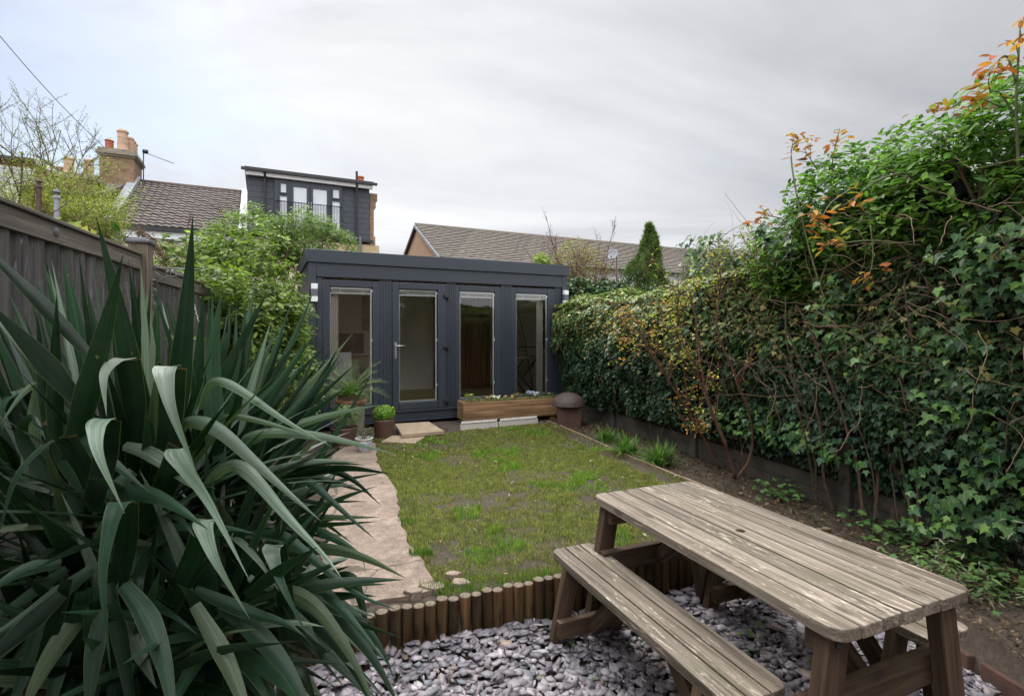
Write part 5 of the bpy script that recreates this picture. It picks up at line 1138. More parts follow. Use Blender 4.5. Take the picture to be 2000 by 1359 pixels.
# leaves read one by one from the photograph, each at its own distance
for h_ in [
    ([(300, 960), (268, 780), (232, 600), (188, 422)], 1.36, 1.25, 52, dark(), 0), ([(135, 900), (175, 760), (212, 620), (240, 498)], 1.22, 1.12, 52, dark(), 8), ([(335, 900), (352, 720), (368, 560), (377, 418)], 1.42, 1.38, 48, dark(), -6),
    ([(110, 900), (108, 740), (111, 572)], 1.26, 1.2, 33, dark(), 10), ([(97, 860), (82, 720), (72, 608)], 1.3, 1.28, 24, dark(), 10), ([(170, 800), (150, 640), (122, 500)], 1.5, 1.5, 40, mid(), 0),
    ([(172, 690), (90, 600), (0, 512), (-60, 455)], 1.25, 1.2, 32, dark(), 10), ([(150, 780), (60, 675), (-30, 585)], 1.2, 1.1, 46, dark(), 5), ([(165, 800), (70, 700), (-30, 600)], 1.3, 1.3, 30, pale(), 10),
    ([(430, 900), (410, 730), (433, 565)], 1.55, 1.6, 42, mid(), 8), ([(385, 900), (385, 740), (398, 566)], 1.75, 1.8, 30, dark(), 0), ([(300, 860), (290, 700), (287, 570)], 1.5, 1.55, 44, pale(), 5), ([(290, 800), (300, 690), (303, 600)], 1.6, 1.6, 28, mid(), 0),
    ([(270, 700), (265, 620), (273, 563)], 1.6, 1.6, 22, dark(), 0), ([(200, 720), (180, 620), (170, 560)], 1.6, 1.6, 20, mid(), 0), ([(150, 690), (110, 600), (85, 515)], 1.6, 1.6, 22, mid(), 0), ([(110, 690), (90, 590), (70, 545)], 1.6, 1.6, 20, mid(), 0), ([(130, 640), (100, 560), (90, 508)], 1.7, 1.7, 20, dark(), 0),
    ([(395, 850), (440, 730), (525, 565)], 1.6, 1.7, 30, dark(), 0), ([(400, 860), (470, 700), (500, 545)], 1.7, 1.9, 22, mid(), 0), ([(410, 860), (470, 760), (480, 585)], 1.6, 1.7, 22, mid(), 10), ([(440, 880), (520, 740), (568, 592)], 1.8, 2.0, 22, mid(), 15), ([(450, 890), (540, 740), (612, 572)], 1.8, 2.05, 24, mid(), 15),
    ([(430, 900), (520, 790), (640, 672)], 1.75, 1.95, 20, dark(), 15), ([(470, 880), (600, 760), (690, 650)], 1.7, 1.8, 22, pale(), 20), ([(480, 900), (590, 810), (660, 680)], 1.6, 1.6, 30, dark(), 5), ([(500, 890), (600, 790), (665, 690)], 1.6, 1.6, 30, mid(), 10),
    ([(430, 840), (540, 765), (600, 660)], 1.7, 1.8, 26, mid(), 0), ([(400, 800), (520, 700), (590, 690)], 1.9, 2.1, 22, pale(), 10), ([(420, 810), (560, 730), (650, 700)], 2.0, 2.2, 22, pale(), 20), ([(380, 790), (440, 690), (450, 590)], 1.8, 1.9, 26, mid(), 10),
    # long pale arching ones reaching over the path
    ([(392, 800), (405, 752), (428, 741), (475, 765), (560, 825), (648, 872)], 1.55, 1.35, 21, pale(), 5), ([(410, 860), (430, 812), (480, 815), (570, 840), (645, 868)], 1.6, 1.45, 15, pale(), 15),
    ([(450, 880), (490, 846), (580, 845), (680, 862), (775, 888)], 1.6, 1.5, 24, pale(), 10), ([(470, 870), (560, 835), (650, 808), (745, 790)], 1.65, 1.55, 22, pale(), 5), ([(440, 880), (560, 850), (700, 792)], 1.75, 1.7, 18, mid(), 20),
    ([(335, 875), (352, 832), (378, 822), (425, 835), (500, 905), (560, 960), (628, 1018)], 1.42, 1.12, 33, pale(), 4),

    ([(395, 960), (428, 918), (462, 905), (500, 935), (560, 1010), (640, 1090), (668, 1130)], 1.4, 1.05, 32, pale(), 0),
 ([(260, 920), (205, 968), (280, 960), (340, 985), (408, 1035)], 1.25, 1.05, 40, mid(), 5), ([(240, 870), (300, 885), (360, 935), (412, 972)], 1.3, 1.15, 34, pale(), 0),
    ([(160, 1000), (30, 860), (60, 800), (90, 860)], 1.3, 1.2, 34, mid(), 0), ([(200, 1000), (120, 880), (140, 858), (180, 870), (290, 960)], 1.3, 1.15, 48, mid(), 0),
    ([(50, 1000), (70, 780), (80, 740), (40, 770), (0, 830)], 1.35, 1.25, 34, pale(), 0),
    # lower right, falling towards the slate
    ([(480, 1010), (560, 930), (600, 935), (660, 990), (735, 1055)], 1.7, 1.5, 24, mid(), 5), ([(520, 960), (600, 910), (680, 925), (745, 988)], 1.75, 1.6, 22, dark(), 10), ([(500, 930), (600, 900), (715, 908)], 1.8, 1.7, 18, mid(), 20), ([(540, 1015), (640, 1010), (745, 1010)], 1.75, 1.65, 16, pale(), 10),
    ([(540, 1030), (640, 1025), (740, 1018)], 1.8, 1.7, 14, mid(), 20), ([(560, 1080), (640, 1068), (720, 1090), (795, 1130)], 1.6, 1.4, 26, olive(), 0), ([(560, 1030), (620, 1035), (680, 1065), (722, 1097)], 1.7, 1.55, 22, mid(), 0),
    ([(450, 1080), (530, 1030), (600, 1080), (690, 1160), (780, 1192)], 1.5, 1.35, 24, mid(), 0), ([(500, 1150), (600, 1120), (680, 1200), (760, 1300)], 1.5, 1.3, 30, mid(), 0), ([(480, 1160), (590, 1150), (680, 1260), (740, 1400)], 1.4, 1.2, 34, olive(), 0),
    ([(530, 1150), (640, 1180), (730, 1280), (790, 1400)], 1.5, 1.35, 32, mid(), 5), ([(560, 1130), (660, 1170), (740, 1250), (772, 1330)], 1.6, 1.5, 26, mid(), 0), ([(640, 1130), (690, 1120), (710, 1190), (722, 1260)], 1.7, 1.6, 24, dark(), 0),
    ([(480, 1165), (560, 1105), (620, 1068)], 1.2, 1.1, 32, dark(), 12), ([(310, 1300), (400, 1245), (480, 1215)], 1.2, 1.1, 22, dark(), 0), ([(310, 1320), (430, 1265), (560, 1255)], 1.1, 1.0, 26, dark(), 10), ([(380, 1150), (480, 1195), (560, 1215), (598, 1245)], 1.2, 1.1, 30, mid(), 0),
    ([(560, 1170), (650, 1240), (710, 1330), (740, 1420)], 1.45, 1.3, 34, dark(), 0), ([(430, 1180), (520, 1250), (580, 1330), (620, 1440)], 1.2, 1.05, 42, mid(), 0), ([(380, 1180), (440, 1280), (480, 1380), (500, 1480)], 1.1, .95, 52, olive(), 0),
    ([(190, 1180), (130, 1230), (80, 1310), (30, 1420)], 1.1, .95, 56, olive(), 0), ([(240, 1140), (290, 1200), (330, 1320), (340, 1450)], 1.1, .95, 62, mid(), 0), ([(180, 1110), (60, 1200), (-60, 1270)], 1.1, .95, 50, mid(), 0), ([(130, 1110), (60, 1160), (0, 1200), (-60, 1220)], 1.2, 1.1, 26, mid(), 0),
    ([(120, 1160), (0, 1270), (-80, 1330)], 1.0, .9, 60, dark(), 0), ([(200, 1190), (180, 1290), (170, 1420)], 1.05, .95, 50, dark(), 0), ([(160, 1090), (210, 1055), (255, 1058), (310, 1065)], 1.3, 1.2, 34, olive(), 0), ([(120, 1100), (40, 1110), (-40, 1170)], 1.1, 1.0, 30, mid(), 0)]:
    hero(*h_)
for (n_, bx, by, d_, tx, ty, wr_) in [(34, (395, 480), (880, 980), (1.6, 1.95), (300, 700), (545, 700), (14, 30)), (26, (150, 310), (900, 1000), (1.3, 1.65), (20, 330), (490, 680), (14, 30)), (15, (440, 560), (920, 1060), (1.6, 1.85), (640, 765), (720, 1080), (12, 24)),
                              (15, (430, 540), (1100, 1200), (1.35, 1.6), (640, 790), (1120, 1400), (16, 34)), (10, (80, 160), (900, 1000), (1.3, 1.5), (-60, 40), (560, 900), (20, 36)), (16, (100, 240), (1120, 1200), (1.0, 1.2), (-40, 330), (1300, 1480), (30, 48))]:
    for i in range(n_):
        f = (i+random.uniform(.1, .9))/n_; b0 = (bx[0]+(bx[1]-bx[0])*f, random.uniform(*by)); t0 = (tx[0]+(tx[1]-tx[0])*f+random.uniform(-12, 12), random.uniform(*ty) if ty[0] > 700 or n_ != 34 else ty[0]+(ty[1]-ty[0])*f**2+random.uniform(0, 70))
        m0 = ((b0[0]*.5+t0[0]*.5)+random.uniform(-14, 14), (b0[1]*.5+t0[1]*.5)-random.uniform(-4, 26)); dd = random.uniform(*d_)
        hero([b0, m0, t0], dd, dd+random.uniform(-.1, .18), random.uniform(*wr_), random.choices([dark(), mid(), pale()], [6, 4, 1.6])[0], random.uniform(-25, 35))
def flap(base, top, tip, dt, w_px, c, d_tip=None, midp=None, sidev=(1, 0, .04)):
    """a leaf that stands up and is creased over, its upper half hanging in front"""
    b0 = P(base[0], base[1], dt+.10); t0 = P(top[0], top[1], dt); e0 = P(tip[0], tip[1], d_tip or dt-.14); wd = w_px*dt/1000; sv = Vector(sidev)
    ribbon([b0, b0.lerp(t0, .5)+Vector((0, .02, 0)), t0+Vector((0, .012, 0))], wd*1.05, sv, 0, 0, dark(), n_=10, prof=lambda f: .8+.2*f, fold=.10)
    m1 = P(midp[0], midp[1], dt-.06) if midp else t0.lerp(e0, .5)+Vector((0, -.03, .02))
    ribbon([t0+Vector((0, .012, 0)), t0+Vector((0, -.004, -.004)), t0.lerp(m1, .35)+Vector((0, -.01, .004)), m1, e0], wd, sv, 0, random.uniform(-6, 6), c, n_=24, prof=lambda f: 1-f**1.25, fold=.05)
flap((312, 930), (326, 716), (388, 935), 1.18, 54, pale()); flap((178, 985), (197, 820), (244, 1003), 1.08, 50, pale()); flap((262, 930), (238, 701), (208, 812), 1.22, 50, (.17, .20, .155))
flap((270, 1040), (346, 878), (487, 1132), 1.15, 48, pale(), 1.0, (410, 985), (1, 0, .12)); flap((330, 1180), (400, 1018), (487, 1207), 1.12, 46, pale(), 1.0); flap((225, 1150), (232, 984), (217, 1317), 1.05, 50, mid(), .98)
flap((190, 1000), (112, 856), (-4, 1050), 1.12, 44, mid(), 1.0, None, (.9, 0, .35)); flap((560, 1250), (532, 1068), (600, 1240), 1.25, 40, mid()); flap((70, 1000), (52, 760), (5, 850), 1.4, 38, mid())
yV_ = np.array([tuple(p) for p in yV]); yU_ = np.array(yU); q = np.array(yF)
yk = empty('yucca', (-1.05, 1.5, SLATE_Z), 0, 'huge clump of dark sword shaped leaves filling the lower left foreground', 'plant')
o = npmesh('sword_leaves', yV_-np.array([-1.05, 1.5, SLATE_Z]), q.ravel(), np.arange(len(q))*4, np.full(len(q), 4), np.array(yC), M_yucca, yk, True, yU_)
m = MB()
for (px, py, dd, *_r) in YC:
    c0 = P(px, py, dd)-Vector((-1.05, 1.5, SLATE_Z)); m.tube([(c0.x*.35, c0.y*.35, 0), (c0.x*.7, c0.y*.7, c0.z*.5), (c0.x, c0.y, c0.z-.02)], .045, .032, k=9)
m.build('stems', M_bark, yk, True)

# ------------------------------------------------------------------ right side planting
# clumps of strap leaves
for i, (px, py, n, L_, lb) in enumerate([(1185, 862, 120, .26, 'strap leaved green clump nearest the rusty fire pit'), (1222, 886, 130, .30, 'strap leaved green clump in the middle of the bed edge row'), (1288, 905, 190, .30, 'largest strap leaved green clump, closest to the rose bushes')]):
    g0 = G(px, py); yV, yF, yU, yC, yn = [], [], [], [], 0
    for j in range(n):
        a = random.uniform(0, math.tau); el = R(random.uniform(25, 82)); d_ = Vector((math.cos(a)*math.cos(el), math.sin(a)*math.cos(el), math.sin(el))); p = Vector((random.gauss(0, .05), random.gauss(0, .04), 0)); pts_ = [p.copy()]; L2 = L_*random.uniform(.6, 1.1)
        for q in range(5): p = p+d_*L2/5; d_ = (d_+Vector((0, 0, -.22))).normalized(); pts_.append(p.copy())
        k_ = random.uniform(.7, 1.3); ribbon(pts_, .016, d_.cross(Vector((0, 0, 1))), 0, 0, random.choice([(.055*k_, .14*k_, .02*k_), (.10*k_, .20*k_, .035*k_), (.16*k_, .25*k_, .07*k_)]), n_=7, across=3)
    t = empty('strap_leaf_clump', g0, 0, lb, 'plant', 'strap leaved clumps along the lawn edge'); q = np.array(yF)
    npmesh('leaves', np.array([tuple(p) for p in yV]), q.ravel(), np.arange(len(q))*4, np.full(len(q), 4), np.array(yC), M_leafg, t, True, np.array(yU))
# rose bushes
def rose(name, label, base, traces, cols, wts, n_t=9, r0=.013, sub=(.16, .42), leaf=(.022, .040)):
    t = empty(name, base, 0, label, 'rose bush', 'thorny rose bushes against the hedge'); m_ = MB(); tips_ = []; b_ = Vector(base)
    for (pp, d0, d1, rr) in traces:
        pts_ = [P(x, y, d0+(d1-d0)*i/(len(pp)-1))-b_ for i, (x, y) in enumerate(pp)]; C_ = catmull(pts_, len(pp)*4)
        C_ = [p+Vector((random.gauss(0, .004), random.gauss(0, .004), random.gauss(0, .004))) for p in C_]; m_.tube(C_, rr, rr*.5, k=7)
        for i in range(len(C_)):                       # thorns
            if random.random() < .5: s2 = Vector((random.gauss(0, 1), random.gauss(0, 1), .2)).normalized(); m_.tube([C_[i], C_[i]+s2*(rr+.006)], .0022, .0004, k=4)
        for i in range(n_t):
            f = random.uniform(.45, 1); q_ = C_[int(f*(len(C_)-1))]; d_ = (C_[-1]-C_[len(C_)//2]).normalized()+Vector((random.gauss(0, .6), random.gauss(0, .5), random.gauss(.15, .5)))
            grow(m_, q_, d_, random.uniform(*sub), rr*.42, 0, 1, tips_, .6, .03, (2, 3), 5, .14, .6)
    m_.build('stems', M_barkred, t, True)
    tipleaves('leaves', t, tips_, 3, LEAF, leaf, cols, wts, M_soft, .03, .34); return t
B1 = Vector((1.98, 5.15, 0)); B2 = Vector((2.12, 4.85, 0))
rose('rose_bush', 'bare stemmed rose with small orange red new leaves leaning left over ivy', B1,
     [([(1405, 915), (1370, 850), (1330, 780), (1290, 720), (1250, 650)], 5.1, 5.0, .013), ([(1330, 780), (1300, 700), (1262, 665), (1240, 610)], 5.05, 4.95, .008), ([(1345, 810), (1335, 720), (1320, 660), (1330, 590)], 5.05, 4.9, .008), ([(1300, 735), (1270, 690), (1255, 675)], 5, 4.9, .006), ([(1395, 900), (1378, 860), (1362, 840)], 5.1, 5.0, .01)],
     [(.50, .15, .04), (.55, .30, .05), (.34, .36, .05), (.42, .09, .035)], [2.5, 2, 4, 1], 7, leaf=(.026, .048))
rose('rose_bush', 'bigger branching rose with yellow green and orange leaves near the table', B2,
     [([(1438, 935), (1420, 880), (1400, 830), (1372, 740), (1360, 640), (1345, 560)], 4.85, 4.7, .015), ([(1440, 935), (1470, 880), (1462, 800), (1440, 735), (1500, 690), (1530, 620)], 4.8, 4.5, .014), ([(1425, 880), (1380, 780), (1350, 700), (1310, 640)], 4.8, 4.7, .009), ([(1460, 800), (1440, 740), (1400, 640), (1410, 560), (1400, 500)], 4.7, 4.6, .011), ([(1445, 750), (1480, 650), (1490, 560), (1470, 490)], 4.65, 4.5, .009), ([(1372, 740), (1330, 640), (1320, 560)], 4.8, 4.7, .008)],
     [(.44, .46, .05), (.52, .38, .05), (.52, .20, .04), (.24, .34, .045)], [5, 1.6, .8, 4], 8, leaf=(.028, .050))
# tall evergreen shrub with climbers on the right
HR = Vector((2.95, 3.6, 0))
bl = [((2.95, 3.6, 2.42), (.52, .60, .46)), ((3.35, 3.0, 2.58), (.72, .65, .48)), ((2.62, 4.0, 2.32), (.42, .45, .50)), ((2.40, 4.4, 1.98), (.30, .40, .45)), ((3.3, 2.4, 2.55), (.7, .5, .48)), ((2.75, 3.3, 2.25), (.38, .4, .32)), ((3.1, 3.0, 2.12), (.5, .55, .26)), ((2.72, 3.75, 2.08), (.36, .45, .28)), ((3.55, 2.6, 2.15), (.5, .5, .3))]
ev = shrub('evergreen_shrub', 'tall glossy bright green evergreen mass rising above the ivy on the right', HR, 14, bl, 27000, LEAF, (.042, .085),
      [(.10, .215, .03), (.15, .29, .04), (.05, .12, .022), (.028, .07, .018), (.22, .37, .06)], [4, 4, 4, 2.5, 1.5], M_leafg, M_bark, gaps=.40, gsc=2.6, up_=1.2, shell=.62, r_=.022)
# near-black lumps that stop see-through, standing in for the shade inside it
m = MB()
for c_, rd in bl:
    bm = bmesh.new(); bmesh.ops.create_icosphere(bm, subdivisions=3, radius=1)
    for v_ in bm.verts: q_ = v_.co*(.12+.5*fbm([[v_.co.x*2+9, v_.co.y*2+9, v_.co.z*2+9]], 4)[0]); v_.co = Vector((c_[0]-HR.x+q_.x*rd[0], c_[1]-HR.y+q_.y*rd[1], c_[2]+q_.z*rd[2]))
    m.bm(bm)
m.build('shade_heart', M_shadecore, ev, True)
# tangle of dry vines in the hollow under it
vt = empty('vine_tangle', wpt(np.array([5.6]), np.array([.2]), np.array([0.]))[0], 0, 'tangle of dry brown climber stems in the dark hollow of the hedge', 'climber')
def gen_v(i):
    s0 = random.uniform(4.2, 7.2); z0 = random.uniform(.9, 2.3); p = wpt(np.array([s0]), np.array([random.uniform(.16, .52)]), np.array([z0]))[0]
    return p, WD*random.gauss(0, 1)+Vector((0, 0, random.gauss(-.2, .6)))+WN*random.gauss(0, .3), random.uniform(.25, .9)
tangle('vines', vt, 260, gen_v, .0028, M_vine, 12, .06)
def gen_v2(i):
    s0 = random.uniform(5.2, 7.3); p = wpt(np.array([s0]), np.array([.12]), np.array([0.02]))[0]; return p, Vector((random.gauss(0, .12), random.gauss(0, .12), 1))+WN*.06, random.uniform(1.2, 1.9)
tangle('main_stems', vt, 9, gen_v2, .011, M_bark, 16, .022)
n = 5200; s_ = rng.uniform(4.0, 7.4, n); z = rng.uniform(.12, 2.35, n); offv = .22+.22*np.clip(z-1.2, 0, 1)+rng.normal(0, .06, n)+(fbm(np.stack([s_*1.6, z*1.6], 1), 55)-.5)*.3
kp = (fbm(np.stack([s_*2.3, z*2.3], 1), 66) > .54) & ((z > .45) | (s_ > 6.2)); s_, z, offv = s_[kp], z[kp], offv[kp]; n = len(s_)
world_leaves('ivy_leaves', vt, IVY, wpt(s_, offv, z), WNa+np.array([0, 0, .7])+rsph(n)*.6, np.array([0, 0, -1.])+rsph(n)*.6, rng.uniform(.04, .078, n), palette(n, [(.034, .092, .03), (.022, .065, .025), (.08, .175, .035), (.14, .25, .045)], [4, 4, 3, 1.2]), M_ivy)
# climbing rose with red leaves through and above it
cr_ = empty('climbing_rose', (2.45, 4.0, 0), 0, 'tall climbing rose with coppery red leaves against the sky', 'rose bush')
m = MB(); tips = []; b_ = Vector((2.45, 4.0, 0))
for (pp, d0, d1, rr) in [([(1790, 1060), (1760, 900), (1745, 830), (1680, 740), (1630, 640), (1590, 520), (1560, 400), (1545, 300), (1560, 270)], 3.45, 4.1, .011), ([(1745, 830), (1735, 760), (1760, 690)], 3.5, 3.5, .007), ([(1600, 560), (1640, 420), (1625, 330), (1640, 250)], 3.9, 4.0, .008), ([(1570, 470), (1530, 430), (1490, 420)], 4.0, 4.0, .006), ([(1560, 400), (1600, 350), (1570, 290)], 4.0, 4.0, .006),
        ([(1990, 330), (1985, 200), (1992, 60)], 2.75, 2.7, .009), ([(1985, 230), (1950, 180), (1920, 190)], 2.75, 2.75, .006), ([(1985, 160), (1965, 110), (1940, 130)], 2.7, 2.7, .006), ([(1800, 330), (1720, 350), (1650, 400)], 3.2, 3.3, .006), ([(1660, 370), (1620, 400), (1600, 440)], 3.4, 3.4, .005), ([(1800, 480), (1700, 470), (1610, 480)], 3.2, 3.3, .006), ([(1700, 440), (1705, 500), (1695, 550)], 3.2, 3.2, .004), ([(1960, 210), (1900, 190), (1850, 215)], 2.8, 3.0, .006)]:
    C_ = catmull([P(x, y, d0+(d1-d0)*i/(len(pp)-1))-b_ for i, (x, y) in enumerate(pp)], len(pp)*4); m.tube(C_, rr, rr*.5, k=7)
    e0 = C_[-1]; d_ = (C_[-1]-C_[-4]).normalized()
    for q in range(3): tips.append((C_[-1-q], d_))
    for k_ in range(3): grow(m, C_[-2-k_], d_+Vector((random.gauss(0, .5), random.gauss(0, .4), random.gauss(0, .5))), .12, .003, 0, 0, tips, .5, .02)
m.build('stems', M_stemgreen, cr_, True)
tipleaves('leaves', cr_, tips, 2, LEAF, (.05, .085), [(.46, .12, .04), (.52, .22, .05), (.30, .27, .06), (.26, .07, .035)], [3, 3, 2, 2], M_leafg, .03, .55, droop=.3)
# grey leaved sage by the corner
sg = empty('sage_plant', (2.62, 2.45, -.03), 0, 'straggly grey green sage sprawling on the soil beside the table', 'plant')
m = MB(); tips = []
for k_ in range(30): grow(m, (random.gauss(.05, .18), random.gauss(0, .25), 0), (random.gauss(-.3, .7), random.gauss(-.1, .7), .7), random.uniform(.18, .38), .0035, 0, 1, tips, .6, -.02, (2, 3), 6, .2, .6)
m.build('stems', M_bark, sg, True); tipleaves('leaves', sg, tips, 3, LEAFN, (.03, .06), [(.12, .155, .085), (.19, .22, .14), (.075, .11, .05), (.14, .11, .07)], None, M_soft, .02, .62)
gc = []
for (cx, cy, rr, n, cols2) in [(2.3, 4.35, .25, 90, [(.05, .12, .035), (.09, .17, .045)]), (2.55, 3.5, .3, 110, [(.05, .12, .035), (.09, .17, .045)]), (2.45, 2.95, .25, 130, [(.07, .15, .03), (.11, .2, .05)]), (2.75, 2.9, .4, 260, [(.05, .11, .035), (.09, .17, .04)])]:
    p = np.column_stack([rng.normal(cx, rr*.42, n), rng.normal(cy, rr*.5, n), rng.uniform(.01, .12, n)]); X, Y, Z = frames(np.array([0, 0, 1.])+rsph(n)*.5, rsph(n)); gc.append(inst(IVY if cols2[0][0] == .05 else LEAF, p, X, Y, Z, np.repeat(rng.uniform(.03, .065, n)[:, None], 3, 1), palette(n, cols2)))
v, l, s, t_, c, u = join(gc); tag(npmesh('ground_ivy', v, l, s, t_, c, M_ivy, uv=u), 'low creeping ivy and weeds on the soil by the table', 'ground cover', kind='stuff')

# ------------------------------------------------------------------ beyond the garden: planting
shrub('twiggy_bush', 'reddish bare twiggy bush with few leaves behind the right end of the garden room', (1.5, 10.2, 0), 40,
      [((1.3, 10.2, 2.7), (.55, .4, .55)), ((1.75, 10.3, 2.4), (.45, .4, .4)), ((1.0, 10.2, 2.3), (.4, .4, .35))], 9000, LEAF, (.03, .055), [(.30, .19, .11), (.22, .24, .08), (.34, .32, .11), (.26, .13, .08)], None, M_soft, M_barkred, gaps=.36, lvl=3, r_=.014, shr=.34)
shrub('variegated_bush', 'small yellow green leafy bush just above the garden room roof edge', (.58, 10.0, 0), 5, [((.58, 10.0, 2.75), (.16, .2, .18))], 420, LEAF, (.06, .10), [(.32, .36, .08), (.16, .24, .05)], None, M_soft, M_bark, gaps=.2, r_=.01)
shrub('dark_ivy_bush', 'dark green ivy bush filling the gap beside the garden room corner', (1.45, 9.6, 0), 5, [((1.25, 9.55, 2.05), (.42, .35, .35)), ((1.75, 9.5, 2.05), (.45, .35, .30)), ((1.15, 9.45, 1.4), (.35, .3, .6))], 5500, IVY, (.05, .08), [(.03, .07, .03), (.05, .11, .035), (.09, .15, .05)], None, M_ivy, M_bark, gaps=.25, r_=.012)
# conifer
cY = 12.0; cp_ = P(1266, 600, cY); cn = empty('conifer', (cp_.x, cp_.y, 0), 0, 'pointed dark green conifer standing in front of the long tiled roof', 'tree')
m = MB(); m.tube([(0, 0, 0), (0, 0, 3.6)], .07, .01, k=7); m.build('trunk', M_bark, cn, True)
n = 16000; h = rng.random(n)**.75; zt_ = 1.2+2.65*h; prof_ = .70*np.clip((3.87-zt_)/2.35, 0, 1)**.75*(1-.32*np.clip((zt_-2.7)/.5, 0, 1))
a = rng.uniform(0, math.tau, n); lump = .05+1.75*fbm(np.stack([np.cos(a)*2.2+9, np.sin(a)*2.2+9, zt_*3.2], 1), 8); rr = prof_*lump*(.7+.35*rng.random(n)**.5)*np.where(rng.random(n) < .07, 1.25, 1)
pos = np.stack([rr*np.cos(a)+.05*np.sin(zt_*4), rr*np.sin(a), zt_+.12*(lump-.9)], 1); al = np.stack([np.cos(a)*.55, np.sin(a)*.55, np.ones(n)], 1)+rsph(n)*.4
leaves('foliage', LEAFN, pos, rsph(n)+np.stack([np.cos(a), np.sin(a), np.zeros(n)], 1), al, np.stack([rng.uniform(.07, .13, n)*.8, rng.uniform(.08, .15, n), np.full(n, .1)], 1), palette(n, [(.075, .125, .025), (.11, .165, .035), (.045, .08, .02)], [4, 2, 4]), M_soft, cn)
# weeping round tree
wY = 10.6; wc = P(1470, 560, wY); shrub('weeping_tree', 'round grey green weeping tree rising behind the ivy hedge', (wc.x, wc.y, 0), 14,
      [((wc.x, wY, 2.35), (1.25, .9, 1.0)), ((wc.x+1.1, wY, 2.45), (.9, .8, .95)), ((wc.x-.72, wY, 2.38), (.80, .6, .90))], 15000, LEAFN, (.08, .14), [(.085, .11, .045), (.13, .155, .07), (.055, .075, .033), (.15, .13, .08)], None, M_soft, M_bark, cat='tree', gaps=.30, up_=-1.0, shell=.6, r_=.03)
shrub('olive_bush', 'grey green bushy tree top glimpsed between the hedge and evergreen shrub', (4.9, 8.3, 0), 6, [((4.6, 8.4, 2.2), (.8, .6, .8))], 5000, LEAFN, (.07, .11), [(.10, .12, .06), (.13, .14, .08)], None, M_soft, M_bark, gaps=.3)

# ------------------------------------------------------------------ houses behind
def tiled(L_, run, rise, pitch, wave, amp, step, tint_n=9):
    """courses of tiles on a slope: x along, y from eave (0) up to ridge (run)"""
    sl = math.hypot(run, rise); nc = int(sl/pitch); pt_ = sl/nc; uy, uz = run/sl, rise/sl; nyv, nzv = -uz, uy; V_ = []; F_ = []; C_ = []
    nxp = max(2, int(L_/wave*6)) if amp > 0 else max(2, int(L_/.3)); xs_ = np.linspace(0, L_, nxp+1); k0 = 0
    for j in range(nc):
        rows = []
        for (tt_, lift, drop) in ((j*pt_-.02, step, 1), (j*pt_-.02, step, 0), ((j+1)*pt_, 0, 0)):
            for x in xs_:
                a_ = amp*(abs(math.sin(math.pi*x/wave))**.8) if amp else 0; hh = (lift+a_) if not drop else -.01; jj = .004*math.sin(x*7.3+j*3.1)
                V_.append((x, uy*tt_+nyv*(hh+jj), uz*tt_+nzv*(hh+jj)))
        n1_ = len(xs_)
        for r2 in range(2):
            for i in range(n1_-1): a = k0+r2*n1_+i; F_.append((a, a+1, a+1+n1_, a+n1_)); C_.append((((int(i*(L_/nxp)/wave)*7919+j*104729) % 97)/97,)*3)
        k0 += 3*n1_
    return V_, F_, C_
def chimney_pot(parent, x, y, z, h, r_, mat): m_ = MB(); m_.lathe([(r_*1.1, 0), (r_*1.05, h*.1), (r_*.92, h*.3), (r_*.95, h*.33), (r_*.9, h*.6), (r_*.95, h*.63), (r_*.88, h*.85), (r_*1.05, h*.88), (r_*1.05, h*.95), (r_*.9, h), (r_*.7, h), (r_*.7, h*.5)], 20); o_ = m_.build('chimney_pot', mat, parent, 'auto'); o_.location = (x, y, z); return o_
HO = Vector((-9.98, 19.3, 0))
def hwin(parent, x0, x1, z0, z1, y=-.03, fr=.05, mat=M_dark, name='window', pane=M_farglass, mulls=()):
    m_ = MB(); m_.box((x0, y-.03, z0), (x0+fr, y+.02, z1)); m_.box((x1-fr, y-.03, z0), (x1, y+.02, z1)); m_.box((x0+fr, y-.03, z0), (x1-fr, y+.02, z0+fr)); m_.box((x0+fr, y-.03, z1-fr), (x1-fr, y+.02, z1))
    for mxv in mulls: m_.box((mxv-fr/2, y-.03, z0+fr), (mxv+fr/2, y+.02, z1-fr))
    o_ = m_.build(name, mat, parent); p_ = MB(); p_.box((x0+fr*.8, y-.004, z0+fr*.8), (x1-fr*.8, y+.003, z1-fr*.8)); p_.build('pane', pane, o_); return o_
# dormered terrace house
h1 = empty('terraced_house', HO, ANG, 'cream terraced house with brown pantiled roof and a big slate hung loft dormer', 'house')
m = MB(); m.box((-4.15, .1, 0), (4.60, 7.9, 5.05)); m.build('wall', M_render, h1)
v2, f2, c2 = tiled(4.15, 4.15, 2.5, .27, .235, .045, .04); m = MB(); m.V = [(x-4.10, y-.1, z+5.08) for x, y, z in v2]; m.F = f2; m.C = c2; m.n = len(v2); rf = m.build('roof', M_tile, h1)
m = MB(); m.prism([(0, 0), (4.0, 2.4), (8.0, 0)], 0, 8.6); o = m.build('roof_body', M_tile, h1); o.matrix_local = Matrix(((0, 0, 1, -4.05), (1, 0, 0, .0), (0, 1, 0, 5.03), (0, 0, 0, 1)))
m = MB(); m.tube([(-4.1, 4.06, 7.60), (.05, 4.06, 7.60)], .11, k=10); m.build('ridge_tiles', M_tile, h1, True)
m = MB(); m.box((-4.3, -.22, 4.93), (0.0, -.10, 5.06)); m.build('gutter', M_black, h1); m = MB(); m.box((-4.25, -.10, 4.68), (0.0, -.06, 4.925)); m.build('fascia', M_white, h1)
m = MB(); m.tube([(-1.15, -.16, 4.9), (-1.15, -.08, 4.5), (-1.15, -.08, 1.0)], .05, k=8); m.build('downpipe', M_black, h1)
m = MB(); sl = math.atan2(2.5, 4.15)
